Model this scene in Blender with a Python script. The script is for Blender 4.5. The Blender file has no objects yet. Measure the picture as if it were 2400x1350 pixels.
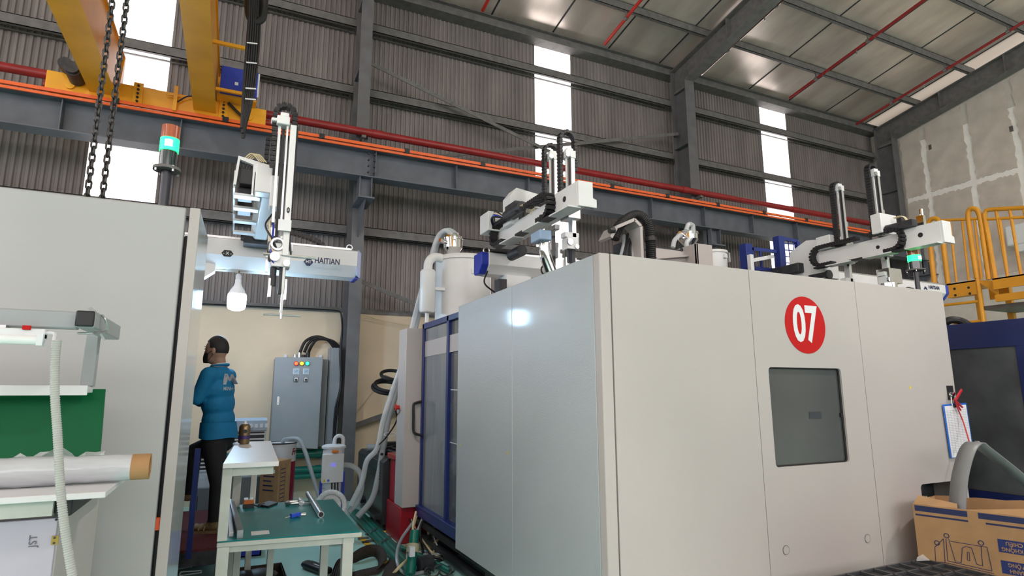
import bpy, bmesh, math, random
from mathutils import Vector, Matrix, Quaternion
from mathutils.bvhtree import BVHTree
random.seed(7)
V = Vector
SC = bpy.context.scene
COL = SC.collection

# ------------------------------------------------------------------ camera
FPX, YAW, PITCH, ROLL, CAMZ = 1381.83, math.radians(25.132), math.radians(10.081), math.radians(-0.153), 1.4
_f = V((math.sin(YAW)*math.cos(PITCH), math.cos(YAW)*math.cos(PITCH), math.sin(PITCH)))
_r = V((math.cos(YAW), -math.sin(YAW), 0)); _u = _r.cross(_f)
CR = math.cos(ROLL)*_r + math.sin(ROLL)*_u; CU = -math.sin(ROLL)*_r + math.cos(ROLL)*_u; CF = _f
C0 = V((0, 0, CAMZ))
cam_d = bpy.data.cameras.new('camera'); cam = bpy.data.objects.new('camera', cam_d); COL.objects.link(cam)
cam_d.sensor_width = 36; cam_d.lens = 36*FPX/2400; cam_d.clip_start = .05; cam_d.clip_end = 300
cam.matrix_world = Matrix(((CR.x, CU.x, -CF.x, 0), (CR.y, CU.y, -CF.y, 0), (CR.z, CU.z, -CF.z, CAMZ), (0, 0, 0, 1)))
SC.camera = cam
def at(px, py, X=None, Y=None, Z=None):
    """survey helper: where the sight line of photo pixel (px,py) meets the plane X=, Y= or Z="""
    d = CR*((px-1200)/FPX) - CU*((py-675)/FPX) + CF
    t = X/d.x if X is not None else Y/d.y if Y is not None else (Z-CAMZ)/d.z
    return C0 + d*t

# ------------------------------------------------------------------ world, exposure
SC.view_settings.view_transform = 'Standard'; SC.view_settings.look = 'None'
SC.view_settings.gamma = 1; SC.view_settings.use_curve_mapping = False
SC.view_settings.exposure = 0.0
W = bpy.data.worlds.new('overcast_sky'); SC.world = W; W.use_nodes = True
_bg = W.node_tree.nodes['Background']; _bg.inputs[0].default_value = (1.0, .93, .925, 1); _bg.inputs[1].default_value = 3.9
def portal(name, loc, size, rot):
    d = bpy.data.lights.new(name, 'AREA'); d.shape = 'RECTANGLE'; d.size, d.size_y = size
    d.cycles.is_portal = True
    o = bpy.data.objects.new(name, d); o.location = loc; o.rotation_euler = rot; COL.objects.link(o)
portal('front_opening_portal', (1.2, -11.1, 5.4), (26.4, 4.6), (math.radians(-90+180), 0, 0))

# ------------------------------------------------------------------ materials
_M = {}
def M(name, col, rough=.5, metal=0., var=.06, nscale=6., bump=0., bscale=80., spec=.5, emit=None, estr=0., trans=0., ior=1.45, alpha=1., coat=0., stretch=None):
    if name in _M: return _M[name]
    m = bpy.data.materials.new(name); m.use_nodes = True; nt = m.node_tree; b = nt.nodes['Principled BSDF']
    b.inputs['Roughness'].default_value = rough; b.inputs['Metallic'].default_value = metal
    b.inputs['Specular IOR Level'].default_value = spec
    b.inputs['Transmission Weight'].default_value = trans; b.inputs['IOR'].default_value = ior
    b.inputs['Alpha'].default_value = alpha; b.inputs['Coat Weight'].default_value = coat; b.inputs['Coat Roughness'].default_value = .1
    c = (*col, 1)
    tc = nt.nodes.new('ShaderNodeTexCoord'); mp = nt.nodes.new('ShaderNodeMapping'); nt.links.new(tc.outputs['Object'], mp.inputs[0])
    if stretch: mp.inputs['Scale'].default_value = stretch
    n = nt.nodes.new('ShaderNodeTexNoise'); n.inputs['Scale'].default_value = nscale; n.inputs['Detail'].default_value = 5
    nt.links.new(mp.outputs[0], n.inputs['Vector'])
    if var > 0:
        rp = nt.nodes.new('ShaderNodeValToRGB'); rp.color_ramp.elements[0].position = .3; rp.color_ramp.elements[1].position = .7
        rp.color_ramp.elements[0].color = (*[max(0, x*(1-var)) for x in col], 1); rp.color_ramp.elements[1].color = (*[min(1, x*(1+var)) for x in col], 1)
        nt.links.new(n.outputs[0], rp.inputs[0]); nt.links.new(rp.outputs[0], b.inputs['Base Color'])
    else: b.inputs['Base Color'].default_value = c
    if bump > 0:
        n2 = nt.nodes.new('ShaderNodeTexNoise'); n2.inputs['Scale'].default_value = bscale; nt.links.new(mp.outputs[0], n2.inputs['Vector'])
        bp = nt.nodes.new('ShaderNodeBump'); bp.inputs['Strength'].default_value = bump; bp.inputs['Distance'].default_value = .004
        nt.links.new(n2.outputs[0], bp.inputs['Height']); nt.links.new(bp.outputs[0], b.inputs['Normal'])
    if emit: b.inputs['Emission Color'].default_value = (*emit, 1); b.inputs['Emission Strength'].default_value = estr
    _M[name] = m; return m
def translucent(name, col, amt=.9):
    m = bpy.data.materials.new(name); m.use_nodes = True; nt = m.node_tree; nt.nodes.remove(nt.nodes['Principled BSDF'])
    t = nt.nodes.new('ShaderNodeBsdfTranslucent'); t.inputs[0].default_value = (*[c*amt for c in col], 1)
    d = nt.nodes.new('ShaderNodeBsdfDiffuse'); d.inputs[0].default_value = (*[c*.8 for c in col], 1)
    n = nt.nodes.new('ShaderNodeTexNoise'); n.inputs['Scale'].default_value = 3
    mr = nt.nodes.new('ShaderNodeMapRange'); mr.inputs[3].default_value = .05; mr.inputs[4].default_value = .2; nt.links.new(n.outputs[0], mr.inputs[0])
    mx = nt.nodes.new('ShaderNodeMixShader'); nt.links.new(mr.outputs[0], mx.inputs[0]); nt.links.new(t.outputs[0], mx.inputs[1]); nt.links.new(d.outputs[0], mx.inputs[2])
    nt.links.new(mx.outputs[0], nt.nodes['Material Output'].inputs[0]); _M[name] = m; return m
def mixclear(m, f=.5):
    nt = m.node_tree; out = nt.nodes['Material Output']; src = out.inputs[0].links[0].from_socket
    t = nt.nodes.new('ShaderNodeBsdfTransparent'); mx = nt.nodes.new('ShaderNodeMixShader'); mx.inputs[0].default_value = f
    nt.links.new(src, mx.inputs[1]); nt.links.new(t.outputs[0], mx.inputs[2]); nt.links.new(mx.outputs[0], out.inputs[0]); return m
def emitter(name, col, s): return M(name, col, .3, var=0, emit=col, estr=s)
def stripes(name, c1, c2, scale, axis=(1, 0, 0), rot=0, rough=.5):
    m = M(name, c1, rough, var=0); nt = m.node_tree; b = nt.nodes['Principled BSDF']
    mp = [x for x in nt.nodes if x.type == 'MAPPING'][0]; mp.inputs['Rotation'].default_value = (0, 0, rot)
    w = nt.nodes.new('ShaderNodeTexWave'); w.inputs['Scale'].default_value = scale; w.bands_direction = 'XYZ'[axis.index(1)]
    r = nt.nodes.new('ShaderNodeValToRGB'); r.color_ramp.interpolation = 'CONSTANT'; r.color_ramp.elements[0].color = (*c1, 1); r.color_ramp.elements[1].position = .5; r.color_ramp.elements[1].color = (*c2, 1)
    nt.links.new(mp.outputs[0], w.inputs[0]); nt.links.new(w.outputs[1], r.inputs[0]); nt.links.new(r.outputs[0], b.inputs['Base Color']); return m

m_panel = M('panel_offwhite', (.47, .435, .42), .42, var=.03, nscale=1.2, bump=.05, bscale=220)
m_panel_side = M('panel_greygreen_gloss', (.45, .485, .51), .29, var=.03, nscale=1.5, bump=.5, bscale=220, coat=.2)  # green reflection of the floor put into the side panels' paint colour
m_white = M('white_enamel', (.76, .78, .78), .35, var=.03)
m_robot = M('robot_white', (.78, .80, .80), .3, var=.03)
m_alu = M('aluminium_profile', (.72, .73, .74), .32, .85, var=.06, nscale=20)
m_chrome = M('chrome', (.80, .80, .80), .06, 1., var=.02)
m_steel = M('brushed_steel', (.55, .56, .57), .3, 1., var=.1, nscale=30)
m_black = M('black_plastic', (.018, .018, .02), .45, var=.2)
m_rubber = M('black_rubber', (.012, .012, .013), .5, var=.2)
m_dark = M('dark_machinery', (.035, .037, .042), .5, var=.4, nscale=18)
m_navy = M('navy_paint', (.010, .017, .085), .38, var=.1, bump=.15, bscale=150)
m_blue = M('blue_paint', (.02, .045, .42), .35, var=.1)
m_yellow = M('crane_yellow', (.95, .42, .02), .38, var=.1, nscale=3)
m_yellow2 = M('railing_yellow', (.74, .33, .02), .4, var=.1, nscale=3)
m_beam = M('slate_blue_grey_steel', (.115, .128, .15), .55, var=.15, nscale=4)
m_galv = M('dusty_grey_steel', (.15, .145, .14), .6, .0, var=.2, nscale=9)
m_clad = M('corrugated_dusty_grey', (.225, .20, .19), .55, .0, var=.2, nscale=3, stretch=(1, 1, .25))
m_roof = M('roof_metal_underside', (.86, .745, .67), .27, .5, var=.2, nscale=2.2, stretch=(1, .3, 1))
m_redpipe = M('red_oxide_paint', (.30, .022, .022), .35, var=.15)
m_orange = M('orange_conductor_rail', (.90, .15, .03), .4, var=.05)
m_cream = M('cream_paint', (.72, .59, .43), .7, var=.06, nscale=2)
m_floor = M('mint_epoxy', (.50, .84, .765), .16, var=.08, nscale=1.2, bump=.03, bscale=30)
m_board = M('cement_board', (.61, .545, .475), .85, var=.12, nscale=3, bump=.2, bscale=40)
m_tape = M('joint_compound_white', (.93, .90, .85), .85, var=.05)
m_grey = M('cabinet_grey', (.30, .325, .345), .42, var=.03)
m_glassdark = M('dark_polycarbonate', (.085, .09, .09), .16, var=.12, nscale=2)
m_card = M('cardboard', (.42, .25, .12), .8, var=.1, nscale=9)
m_print = M('navy_print', (.02, .03, .10), .7, var=.05)
m_blackprint = M('black_print', (.02, .02, .03), .6, var=0)
m_clear = M('clear_hose', (.72, .76, .78), .22, var=.05, alpha=.5)
m_hosegrey = M('grey_hose', (.44, .48, .50), .3, var=.05, alpha=.8)
m_greenpipe = M('green_pipe', (.008, .16, .12), .28, var=.15)
m_greenboard = M('green_board', (.0, .105, .035), .5, var=.03, spec=.25)
m_mat = M('teal_mat', (.004, .175, .178), .36, var=.1, nscale=8, spec=.3)
m_benchwhite = M('bench_offwhite_steel', (.50, .51, .47), .4, var=.08, nscale=10)
m_laminate = M('white_laminate', (.70, .70, .71), .35, var=.02)
m_red = M('sign_red', (.50, .008, .008), .6, var=0, spec=.25)
m_signwhite = M('sign_white', (.74, .75, .78), .5, var=0)
m_logo = M('logo_navy', (.02, .03, .10), .5, var=0)
m_lilac = M('lilac_door', (.47, .44, .52), .45, var=.06, nscale=3)
m_film = M('stretch_film', (.56, .58, .61), .16, var=.12, nscale=14, bump=.5, bscale=30, alpha=.9, stretch=(.4, 2, 2))
m_kraft = M('kraft_tube', (.38, .21, .09), .7, var=.1)
m_redbin = M('dark_red_steel', (.33, .012, .025), .35, var=.12)
m_window = mixclear(translucent('translucent_sheet', (1, 1, 1)), .55)
m_column = M('column_grey', (.135, .133, .138), .55, var=.15, nscale=5)
m_skylight_glare = translucent('skylight_sheet', (.95, .9, .82), .42)  # also stands in for bright glare on the roof metal

# ------------------------------------------------------------------ mesh builder
class MB:
    def __init__(s): s.v = []; s.f = []
    def add(s, vs, fs):
        b = len(s.v); s.v += [V(v) for v in vs]; s.f += [tuple(b+i for i in f) for f in fs]; return s
    def box(s, x0, y0, z0, x1, y1, z1):
        x0, x1 = sorted((x0, x1)); y0, y1 = sorted((y0, y1)); z0, z1 = sorted((z0, z1))
        return s.add([(x0, y0, z0), (x1, y0, z0), (x1, y1, z0), (x0, y1, z0), (x0, y0, z1), (x1, y0, z1), (x1, y1, z1), (x0, y1, z1)],
                     [(0, 3, 2, 1), (4, 5, 6, 7), (0, 1, 5, 4), (1, 2, 6, 5), (2, 3, 7, 6), (3, 0, 4, 7)])
    def beam(s, p, q, w, h, up=(0, 0, 1)):
        p = V(p); q = V(q); d = (q-p).normalized(); up = V(up)
        if abs(d.dot(up)) > .98: up = V((0, 1, 0))
        a = d.cross(up).normalized()*w/2; b = a.cross(d).normalized()*h/2
        vs = [e+i*a+j*b for e in (p, q) for i, j in ((-1, -1), (1, -1), (1, 1), (-1, 1))]
        return s.add(vs, [(0, 1, 2, 3), (7, 6, 5, 4), (0, 4, 5, 1), (1, 5, 6, 2), (2, 6, 7, 3), (3, 7, 4, 0)])
    def cyl(s, p, q, r, n=16, r2=None):
        return s.tube([p, q], r, n, radii=[r, r if r2 is None else r2])
    def tube(s, pts, r, n=8, radii=None, closed=False, prof=None):
        pts = [V(p) for p in pts]; m = len(pts); b = len(s.v)
        t0 = (pts[1]-pts[0]).normalized(); up = V((0, 0, 1)) if abs(t0.z) < .9 else V((0, 1, 0)); nrm = t0.cross(up).normalized(); pt = t0
        for i, p in enumerate(pts):
            if closed: t = (pts[(i+1) % m]-pts[i-1]).normalized()
            else: t = (pts[min(i+1, m-1)]-pts[max(i-1, 0)]).normalized()
            nrm = pt.rotation_difference(t) @ nrm; pt = t; bn = t.cross(nrm)
            rr = radii[i] if radii else r
            if prof: s.v += [p + nrm*a*rr + bn*c*rr for a, c in prof]
            else: s.v += [p + (nrm*math.cos(2*math.pi*k/n) + bn*math.sin(2*math.pi*k/n))*rr for k in range(n)]
        if prof: n = len(prof)
        for i in range(m if closed else m-1):
            j = (i+1) % m
            s.f += [(b+i*n+k, b+i*n+(k+1) % n, b+j*n+(k+1) % n, b+j*n+k) for k in range(n)]
        if not closed: s.f += [tuple(b+k for k in reversed(range(n))), tuple(b+(m-1)*n+k for k in range(n))]
        return s
    def lathe(s, prof, c, n=24, axis=(0, 0, 1)):
        b = len(s.v); q = V((0, 0, 1)).rotation_difference(V(axis)); c = V(c)
        for r, z in prof: s.v += [c + q @ V((r*math.cos(2*math.pi*k/n), r*math.sin(2*math.pi*k/n), z)) for k in range(n)]
        for i in range(len(prof)-1): s.f += [(b+i*n+k, b+i*n+(k+1) % n, b+(i+1)*n+(k+1) % n, b+(i+1)*n+k) for k in range(n)]
        if prof[0][0] > 1e-4: s.f.append(tuple(b+k for k in reversed(range(n))))
        if prof[-1][0] > 1e-4: s.f.append(tuple(b+(len(prof)-1)*n+k for k in range(n)))
        return s
    def prism(s, poly, ext):
        poly = [V(p) for p in poly]; e = V(ext); n = len(poly); b = len(s.v); s.v += poly + [p+e for p in poly]
        s.f += [tuple(b+i for i in reversed(range(n))), tuple(b+n+i for i in range(n))] + [(b+i, b+(i+1) % n, b+n+(i+1) % n, b+n+i) for i in range(n)]
        return s
    def ell(s, c, r, n=16, rot=None):
        c = V(c); b = len(s.v); k = n//2
        q = rot or Quaternion()
        for i in range(k+1):
            a = math.pi*i/k
            for j in range(n):
                e = 2*math.pi*j/n; s.v.append(c + q @ V((r[0]*math.sin(a)*math.cos(e), r[1]*math.sin(a)*math.sin(e), r[2]*math.cos(a))))
        for i in range(k): s.f += [(b+i*n+j, b+(i+1)*n+j, b+(i+1)*n+(j+1) % n, b+i*n+(j+1) % n) for j in range(n)]
        return s
    def xf(s, mat):
        s.v = [mat @ v for v in s.v]; return s

def B(*a): return MB().box(*a)
def BE(*a, **k): return MB().beam(*a, **k)
WL = {}
def finish(me, ang=35):
    bm = bmesh.new(); bm.from_mesh(me); bmesh.ops.remove_doubles(bm, verts=bm.verts, dist=1e-6); bmesh.ops.recalc_face_normals(bm, faces=bm.faces); bm.to_mesh(me); bm.free()
    me.polygons.foreach_set('use_smooth', [True]*len(me.polygons)); me.set_sharp_from_angle(angle=math.radians(ang)); me.update()
def link(name, me, mat, parent, c, bev=0, seg=2):
    o = bpy.data.objects.new(name, me); COL.objects.link(o)
    if mat is not None: me.materials.clear(); me.materials.append(mat)
    if parent is not None:
        o.parent = parent; o.location = c - WL[parent.name]
    else: o.location = c
    WL[o.name] = V(c)
    if bev:
        b = o.modifiers.new('edge', 'BEVEL'); b.width = bev; b.segments = seg; b.limit_method = 'ANGLE'; b.angle_limit = math.radians(40); b.harden_normals = False
    return o
def obj(name, mb, mat, parent=None, bev=0, base=False, ang=35):
    lo = V([min(v[i] for v in mb.v) for i in range(3)]); hi = V([max(v[i] for v in mb.v) for i in range(3)])
    c = (lo+hi)/2
    if base: c.z = lo.z
    me = bpy.data.meshes.new(name); me.from_pydata([v-c for v in mb.v], [], mb.f); finish(me, ang)
    return link(name, me, mat, parent, c, bev)
def tag(o, label, cat, group=None):
    o['label'] = label; o['category'] = cat
    if group: o['group'] = group
    return o
def struct(o): o['kind'] = 'structure'; return o
def thing(name, label, cat, loc, group=None):
    o = bpy.data.objects.new(name, None); COL.objects.link(o); o.location = loc; o.empty_display_size = .05; WL[o.name] = V(loc)
    return tag(o, label, cat, group)
def copy_part(o, parent, off):
    c = o.copy(); COL.objects.link(c); c.parent = parent
    WL[c.name] = WL[o.name] + V(off); c.location = WL[c.name] - WL[parent.name]; return c
def single(name, mb, mat, label, cat, group=None, bev=0): return tag(obj(name, mb, mat, None, bev, True), label, cat, group)
def curve_mesh(cu):
    o = bpy.data.objects.new('tmp', cu); COL.objects.link(o); dg = bpy.context.evaluated_depsgraph_get()
    me = bpy.data.meshes.new_from_object(o.evaluated_get(dg)); bpy.data.objects.remove(o); return me
def text_mesh(s, size=1., ext=.001, off=0., sx=1., align='CENTER', shear=0):
    cu = bpy.data.curves.new('t', 'FONT'); cu.body = s; cu.size = size; cu.extrude = ext; cu.offset = off; cu.align_x = align; cu.align_y = 'CENTER'; cu.shear = shear
    cu.resolution_u = 4
    me = curve_mesh(cu)
    for v in me.vertices: v.co.x *= sx
    return me
def place(name, me, mat, parent, org, right, up):
    """put an XY-plane mesh into the scene: x -> right, y -> up"""
    r = V(right).normalized(); u = V(up).normalized(); n = r.cross(u)
    mt = Matrix(((r.x, u.x, n.x), (r.y, u.y, n.y), (r.z, u.z, n.z)))
    for v in me.vertices: v.co = mt @ v.co
    o = link(name, me, mat, parent, V(org)); return o
def text(name, s, size, mat, parent, org, right, up, **k): return place(name, text_mesh(s, size, **k), mat, parent, org, right, up)
def flat(splines, ext):
    cu = bpy.data.curves.new('f', 'CURVE'); cu.dimensions = '2D'; cu.fill_mode = 'BOTH'; cu.extrude = ext
    for pts in splines:
        sp = cu.splines.new('POLY'); sp.points.add(len(pts)-1); sp.use_cyclic_u = True
        for p, q in zip(sp.points, pts): p.co = (q[0], q[1], 0, 1)
    return curve_mesh(cu)
def rrect(x0, y0, x1, y1, r, n=5):
    out = []
    for cx, cy, a0 in ((x1-r, y1-r, 0), (x0+r, y1-r, 90), (x0+r, y0+r, 180), (x1-r, y0+r, 270)):
        out += [(cx+r*math.cos(math.radians(a0+90*i/n)), cy+r*math.sin(math.radians(a0+90*i/n))) for i in range(n+1)]
    return out
def catmull(pts, n=8):
    pts = [V(p) for p in pts]; out = []
    P_ = [2*pts[0]-pts[1]] + pts + [2*pts[-1]-pts[-2]]
    for i in range(1, len(P_)-2):
        a, b, c, d = P_[i-1:i+3]
        for k in range(n):
            t = k/n; out.append(.5*((2*b) + (c-a)*t + (2*a-5*b+4*c-d)*t*t + (3*b-a-3*c+d)*t**3))
    return out + [pts[-1]]
def hose(pts, r, n=10, seg=8): return MB().tube(catmull(pts, seg), r, n)
def ribbed(pts, r, pitch, n=12, depth=.12):
    path = catmull(pts, 12); L = [0]
    for a, b in zip(path, path[1:]): L.append(L[-1]+(b-a).length)
    N = int(L[-1]/pitch*2); out = []; rad = []; j = 0
    for i in range(N+1):
        s = L[-1]*i/N
        while j < len(L)-2 and L[j+1] < s: j += 1
        t = (s-L[j])/max(1e-9, L[j+1]-L[j]); out.append(path[j].lerp(path[j+1], t)); rad.append(r*(1 if i % 2 else 1-depth))
    return MB().tube(out, r, n, radii=rad)
def chainband(path, wdir, w, t, pitch):
    """drag chain: a row of link boxes along a path; wdir = direction of the link width"""
    path = [V(p) for p in path]; L = [0]
    for a, b in zip(path, path[1:]): L.append(L[-1]+(b-a).length)
    N = max(2, int(L[-1]/pitch)); mb = MB(); j = 0; pts = []
    for i in range(N+1):
        s = L[-1]*i/N
        while j < len(L)-2 and L[j+1] < s: j += 1
        u = (s-L[j])/max(1e-9, L[j+1]-L[j]); pts.append(path[j].lerp(path[j+1], u))
    for a, b in zip(pts, pts[1:]):
        d = (b-a); q = a+d*.86
        mb.beam(a, q, t, w, up=wdir)            # link body
        mb.beam(a+d*.30, a+d*.56, t*1.18, w*1.06, up=wdir)
    return mb
def arc(c, r, a0, a1, e1, e2, n=12):
    c = V(c); e1 = V(e1); e2 = V(e2)
    return [c + e1*r*math.cos(math.radians(a0+(a1-a0)*i/n)) + e2*r*math.sin(math.radians(a0+(a1-a0)*i/n)) for i in range(n+1)]
X_, Y_, Z_ = V((1, 0, 0)), V((0, 1, 0)), V((0, 0, 1))

# ================================================================== BUILDING SHELL
struct(obj('floor', B(-14, -20, -.1, 15.2, 9.1, 0), m_floor))
roofz = lambda y: 8.05 + .17*(8.9-y) if y >= -1 else 8.05 + .17*9.9 - .17*(-1-y)
# lower masonry wall
struct(obj('wall_back', B(-12, 8.8, 0, 15, 9.0, 2.56), m_cream))
struct(obj('trim_1', B(-12, 8.78, 2.56, 14.4, 9.06, 2.6), m_galv))
# corrugated cladding above, in sheets between the translucent strips
def corr(x0, x1, z0, z1, y=9.02, pitch=.078, d=.022):
    n = max(1, round((x1-x0)/pitch)); p = (x1-x0)/n; vs = []; fs = []
    xs = []
    for i in range(n):
        a = x0+i*p; xs += [(a, 0), (a+p*.42, 0), (a+p*.55, d), (a+p*.87, d)]
    xs.append((x1, 0))
    for x, dy in xs: vs += [(x, y+dy, z0), (x, y+dy, z1)]
    for i in range(len(xs)-1): fs.append((2*i, 2*i+2, 2*i+3, 2*i+1))
    return MB().add(vs, fs)
clad = struct(obj('wall_cladding', B(-12, 8.98, 2.6, 14.45, 9.0, 2.66), m_galv))
STRIPS = [(-8.35, -7.55), (-1.94, -1.13), (4.71, 5.49), (10.52, 11.36)]
edges = [-12] + [e for s in STRIPS for e in s] + [14.6]
for i in range(0, len(edges), 2): obj('corrugated_sheet', corr(edges[i], edges[i+1], 2.6, 8.1), m_clad, clad)
for i, (a, b) in enumerate(STRIPS):
    w = struct(obj('window_%d' % (i+1), corr(a-.03, b+.03, 2.6, 8.05, 9.03), m_window))
# columns
def column(x0, x1, label=None):
    xc = (x0+x1)/2; mb = MB().box(x0, 8.35, 0, x1, 8.366, 7.75).box(x0, 8.75, 0, x1, 8.766, 7.9).box(xc-.006, 8.366, 0, xc+.006, 8.75, 7.9)
    mb.box(x0, 8.3, 0, x1, 8.8, .02)
    c = struct(obj('steel_column', mb, m_column))
    for z in (4.9, 6.2): obj('stiffener_plate', B(x0, 8.366, z, x1, 8.75, z+.012), m_beam, c)
    return c
COLS = [(-4.95, -4.75), (1.39, 1.565), (7.73, 7.96), (14.2, 14.42)]
for a, b in COLS:
    c = column(a, b); xc = (a+b)/2
    # corbel that carries the crane runway
    k = obj('corbel', MB().box(a-.02, 7.82, 4.03, b+.02, 8.36, 4.05).prism([(xc-.008, 8.35, 4.03), (xc-.008, 7.9, 4.03), (xc-.008, 8.35, 3.6)], (.016, 0, 0)), m_beam, c)
    obj('corbel_post', MB().box(a, 7.9, 4.05, a+.012, 8.1, 4.36).box(b-.012, 7.9, 4.05, b, 8.1, 4.36).box(a, 7.99, 4.05, b, 8.01, 4.36), m_beam, c)
# girts
for z in (7.24, 6.09, 4.95, 3.82):
    for (a, b), (c, d) in zip(COLS, COLS[1:]):
        mb = MB().box(b, 8.8, z-.07, c, 8.812, z+.07).box(b, 8.8, z+.06, c, 9.0, z+.07).box(b, 8.96, z-.07, c, 9.0, z-.06).box(b, 8.8, z-.07, c, 8.86, z-.062)
        struct(obj('wall_girt', mb, m_galv))
struct(obj('eave_beam', MB().box(-12, 8.78, 7.86, 14.46, 9.02, 7.99).box(-12, 8.7, 7.99, 14.4, 8.98, 8.0), m_galv))
# wind bracing rods
def brace(p, q, w=.06): struct(obj('diagonal_brace', BE(p, q, w, .012, up=(0, 1, 0)).beam(V(p)+V((0, .03, .03)), V(q)+V((0, .03, .03)), .012, .05, up=(0, 1, 0)), m_galv))
brace(at(868, 148, Y=8.6), (7.73, 8.6, 4.75)); brace(at(1590, 314, Y=8.65), (1.6, 8.65, 4.85))
brace((1.565, 8.6, 3.02), (7.73, 8.6, .9)); brace((1.565, 8.66, .93), (7.73, 8.66, 3.0))
# rafters
for a, b in COLS:
    xc = (a+b)/2
    rb = lambda y: 7.55 + .18*(8.35-y)
    ys = [8.75, 8.35, 5, 1, -1]
    web = [(xc-.008, y, rb(y) if y < 8.4 else 7.4) for y in ys] + [(xc-.008, y, roofz(y)-.16) for y in reversed(ys)]
    r = struct(obj('rafter', MB().prism(web, (.016, 0, 0)), m_galv))
    obj('flange', BE((xc, 8.4, rb(8.4)), (xc, -1, rb(-1)), b-a, .016), m_galv, r)
    obj('flange', BE((xc, 8.9, roofz(8.9)-.16), (xc, -1, roofz(-1)-.16), b-a, .016), m_galv, r)
    for y in (7.2, 5.9, 4.6): obj('stiffener_plate', B(a, y, rb(y), b, y+.012, roofz(y)-.16), m_galv, r)
    obj('knee_plate', MB().prism([(xc-.08, 8.74, 7.4), (xc-.08, 8.36, 7.4), (xc-.08, 8.36, 7.5), (xc-.08, 8.74, 7.43)], (.16, 0, 0)), m_galv, r)
    other = [(xc-.1, -1, rb(-1)), (xc-.1, -11, 7.4), (xc-.1, -11, roofz(-11)-.16), (xc-.1, -1, roofz(-1)-.16)]
    struct(obj('rafter', MB().prism(other, (.2, 0, 0)), m_galv))
# purlins
y = 7.72
while y > -10.8:
    z = roofz(y)
    struct(obj('purlin', MB().box(-12, y-.03, z-.16, 14.4, y-.022, z-.01).box(-12, y-.03, z-.16, 14.4, y+.035, z-.152).box(-12, y-.03, z-.02, 14.4, y+.035, z-.012), m_galv)); y -= 1.17
# roof
def deck(a, b): return [(a, 9.4, roofz(9.4)+.05), (a, -1, roofz(-1)+.05), (a, -11.3, roofz(-11.3)+.05), (a, -11.3, roofz(-11.3)+.07), (a, -1, roofz(-1)+.07), (a, 9.4, roofz(9.4)+.07)]
SKY = [(-5.4, -4.3), (.95, 2.0), (7.9, 8.60), (13.98, 14.9)]  # first two unseen, added for light; third stands in for glare on roof metal
mb = MB(); prev = -12
for a, b in SKY: mb.prism(deck(prev, a+.02), (a+.02-prev, 0, 0)); prev = b-.02
ceil = struct(obj('ceiling', mb, m_dark))
def sheet(a, b): return MB().prism([(a, 9.3, roofz(9.3)), (a, -1, roofz(-1)), (a, -11.2, roofz(-11.2)), (a, -11.2, roofz(-11.2)+.02), (a, -1, roofz(-1)+.02), (a, 9.3, roofz(9.3)+.02)], (b-a, 0, 0))
xs = [-12, -10.4, -9.15, -7.9, -6.65, -5.41]; xs2 = [-4.29, -3.1, -1.8, -.45, .94]; xs3 = [2.01, 3.73, 4.98, 6.23, 7.48, 7.89]
for a, b in list(zip(xs, xs[1:])) + list(zip(xs2, xs2[1:])) + list(zip(xs3, xs3[1:])) + [(8.61, 9.98), (9.98, 11.23), (11.23, 12.5), (12.5, 13.97)]:
    rp = obj('roof_panel', sheet(a+.008, b-.008), m_roof, ceil)
    obj('panel_seam', BE((b, 9.3, roofz(9.3)-.004), (b, -1, roofz(-1)-.004), .026, .012), m_dark, rp)
for a, b in SKY: obj('skylight_sheet', sheet(a, b), m_skylight_glare, ceil)
# end wall on the right: painted base and cement boards with taped joints
XE = 14.44
zt = at(2300, 655, X=XE).z
struct(obj('wall_right', MB().box(XE+.03, -11.2, 0, XE+.2, 9.3, 8.4).box(XE-.25, -11, 0, XE+.03, 8.9, zt), M('pale_plaster', (.62, .58, .52), .8, var=.06)))
wr = struct(obj('wall_boarding', B(XE+.02, 0, zt, XE+.03, 8.3, 7.3), m_tape))
Yj = [at(2106, 340, X=XE).y+.03, at(2179, 455, X=XE).y, at(2283, 428, X=XE).y, at(2394, 401, X=XE).y]
st = Yj[2]-Yj[3]; Yj += [Yj[3]-st*i for i in range(1, 4)]
zj = at(2283, 428, X=XE).z
rtop = lambda y: 7.55 + .18*(8.35-y) - .07
rnd = random.Random(3)
def jag(p, q, n=22, a=.024):
    p = V(p); q = V(q); d = (q-p); nn = V((d.y, -d.x)).normalized() if len(d) == 2 else None
    return [p + d*(i/n) + nn*rnd.uniform(-a, a) for i in range(n)]
for j in range(len(Yj)-1):
    y1, y0 = Yj[j]-.06, Yj[j+1]+.06
    for z0, z1a, z1b in ((zt+.05, zj-.06, zj-.06), (zj+.07, rtop(y0), rtop(y1))):
        pts = jag((y0, z0), (y1, z0)) + jag((y1, z0), (y1, z1b)) + jag((y1, z1b), (y0, z1a)) + jag((y0, z1a), (y0, z0))
        mb = MB().prism([(XE, p.x, p.y) for p in pts], (.022, 0, 0))
        obj('cement_board', mb, m_board, wr, ang=20)
for px, py in ((2180, 345), (2370, 302)):
    p = at(px, py, X=XE); obj('joint_mark', B(XE-.006, p.y-.03, p.z-.06, XE+.01, p.y+.03, p.z+.06), M('board_label', (.12, .11, .10), .8), wr)
struct(obj('wall_left', MB().box(-12.2, -11.2, 0, -12, 9, 3.2).box(-12.2, -11.2, 7.2, -12, 9, 8.0), m_clad))
struct(obj('wall_front', MB().box(-12.2, -11.4, 0, 15, -11.2, 3.1).box(-12.2, -11.4, 7.7, 15, -11.2, 8.3), m_clad))
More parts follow.
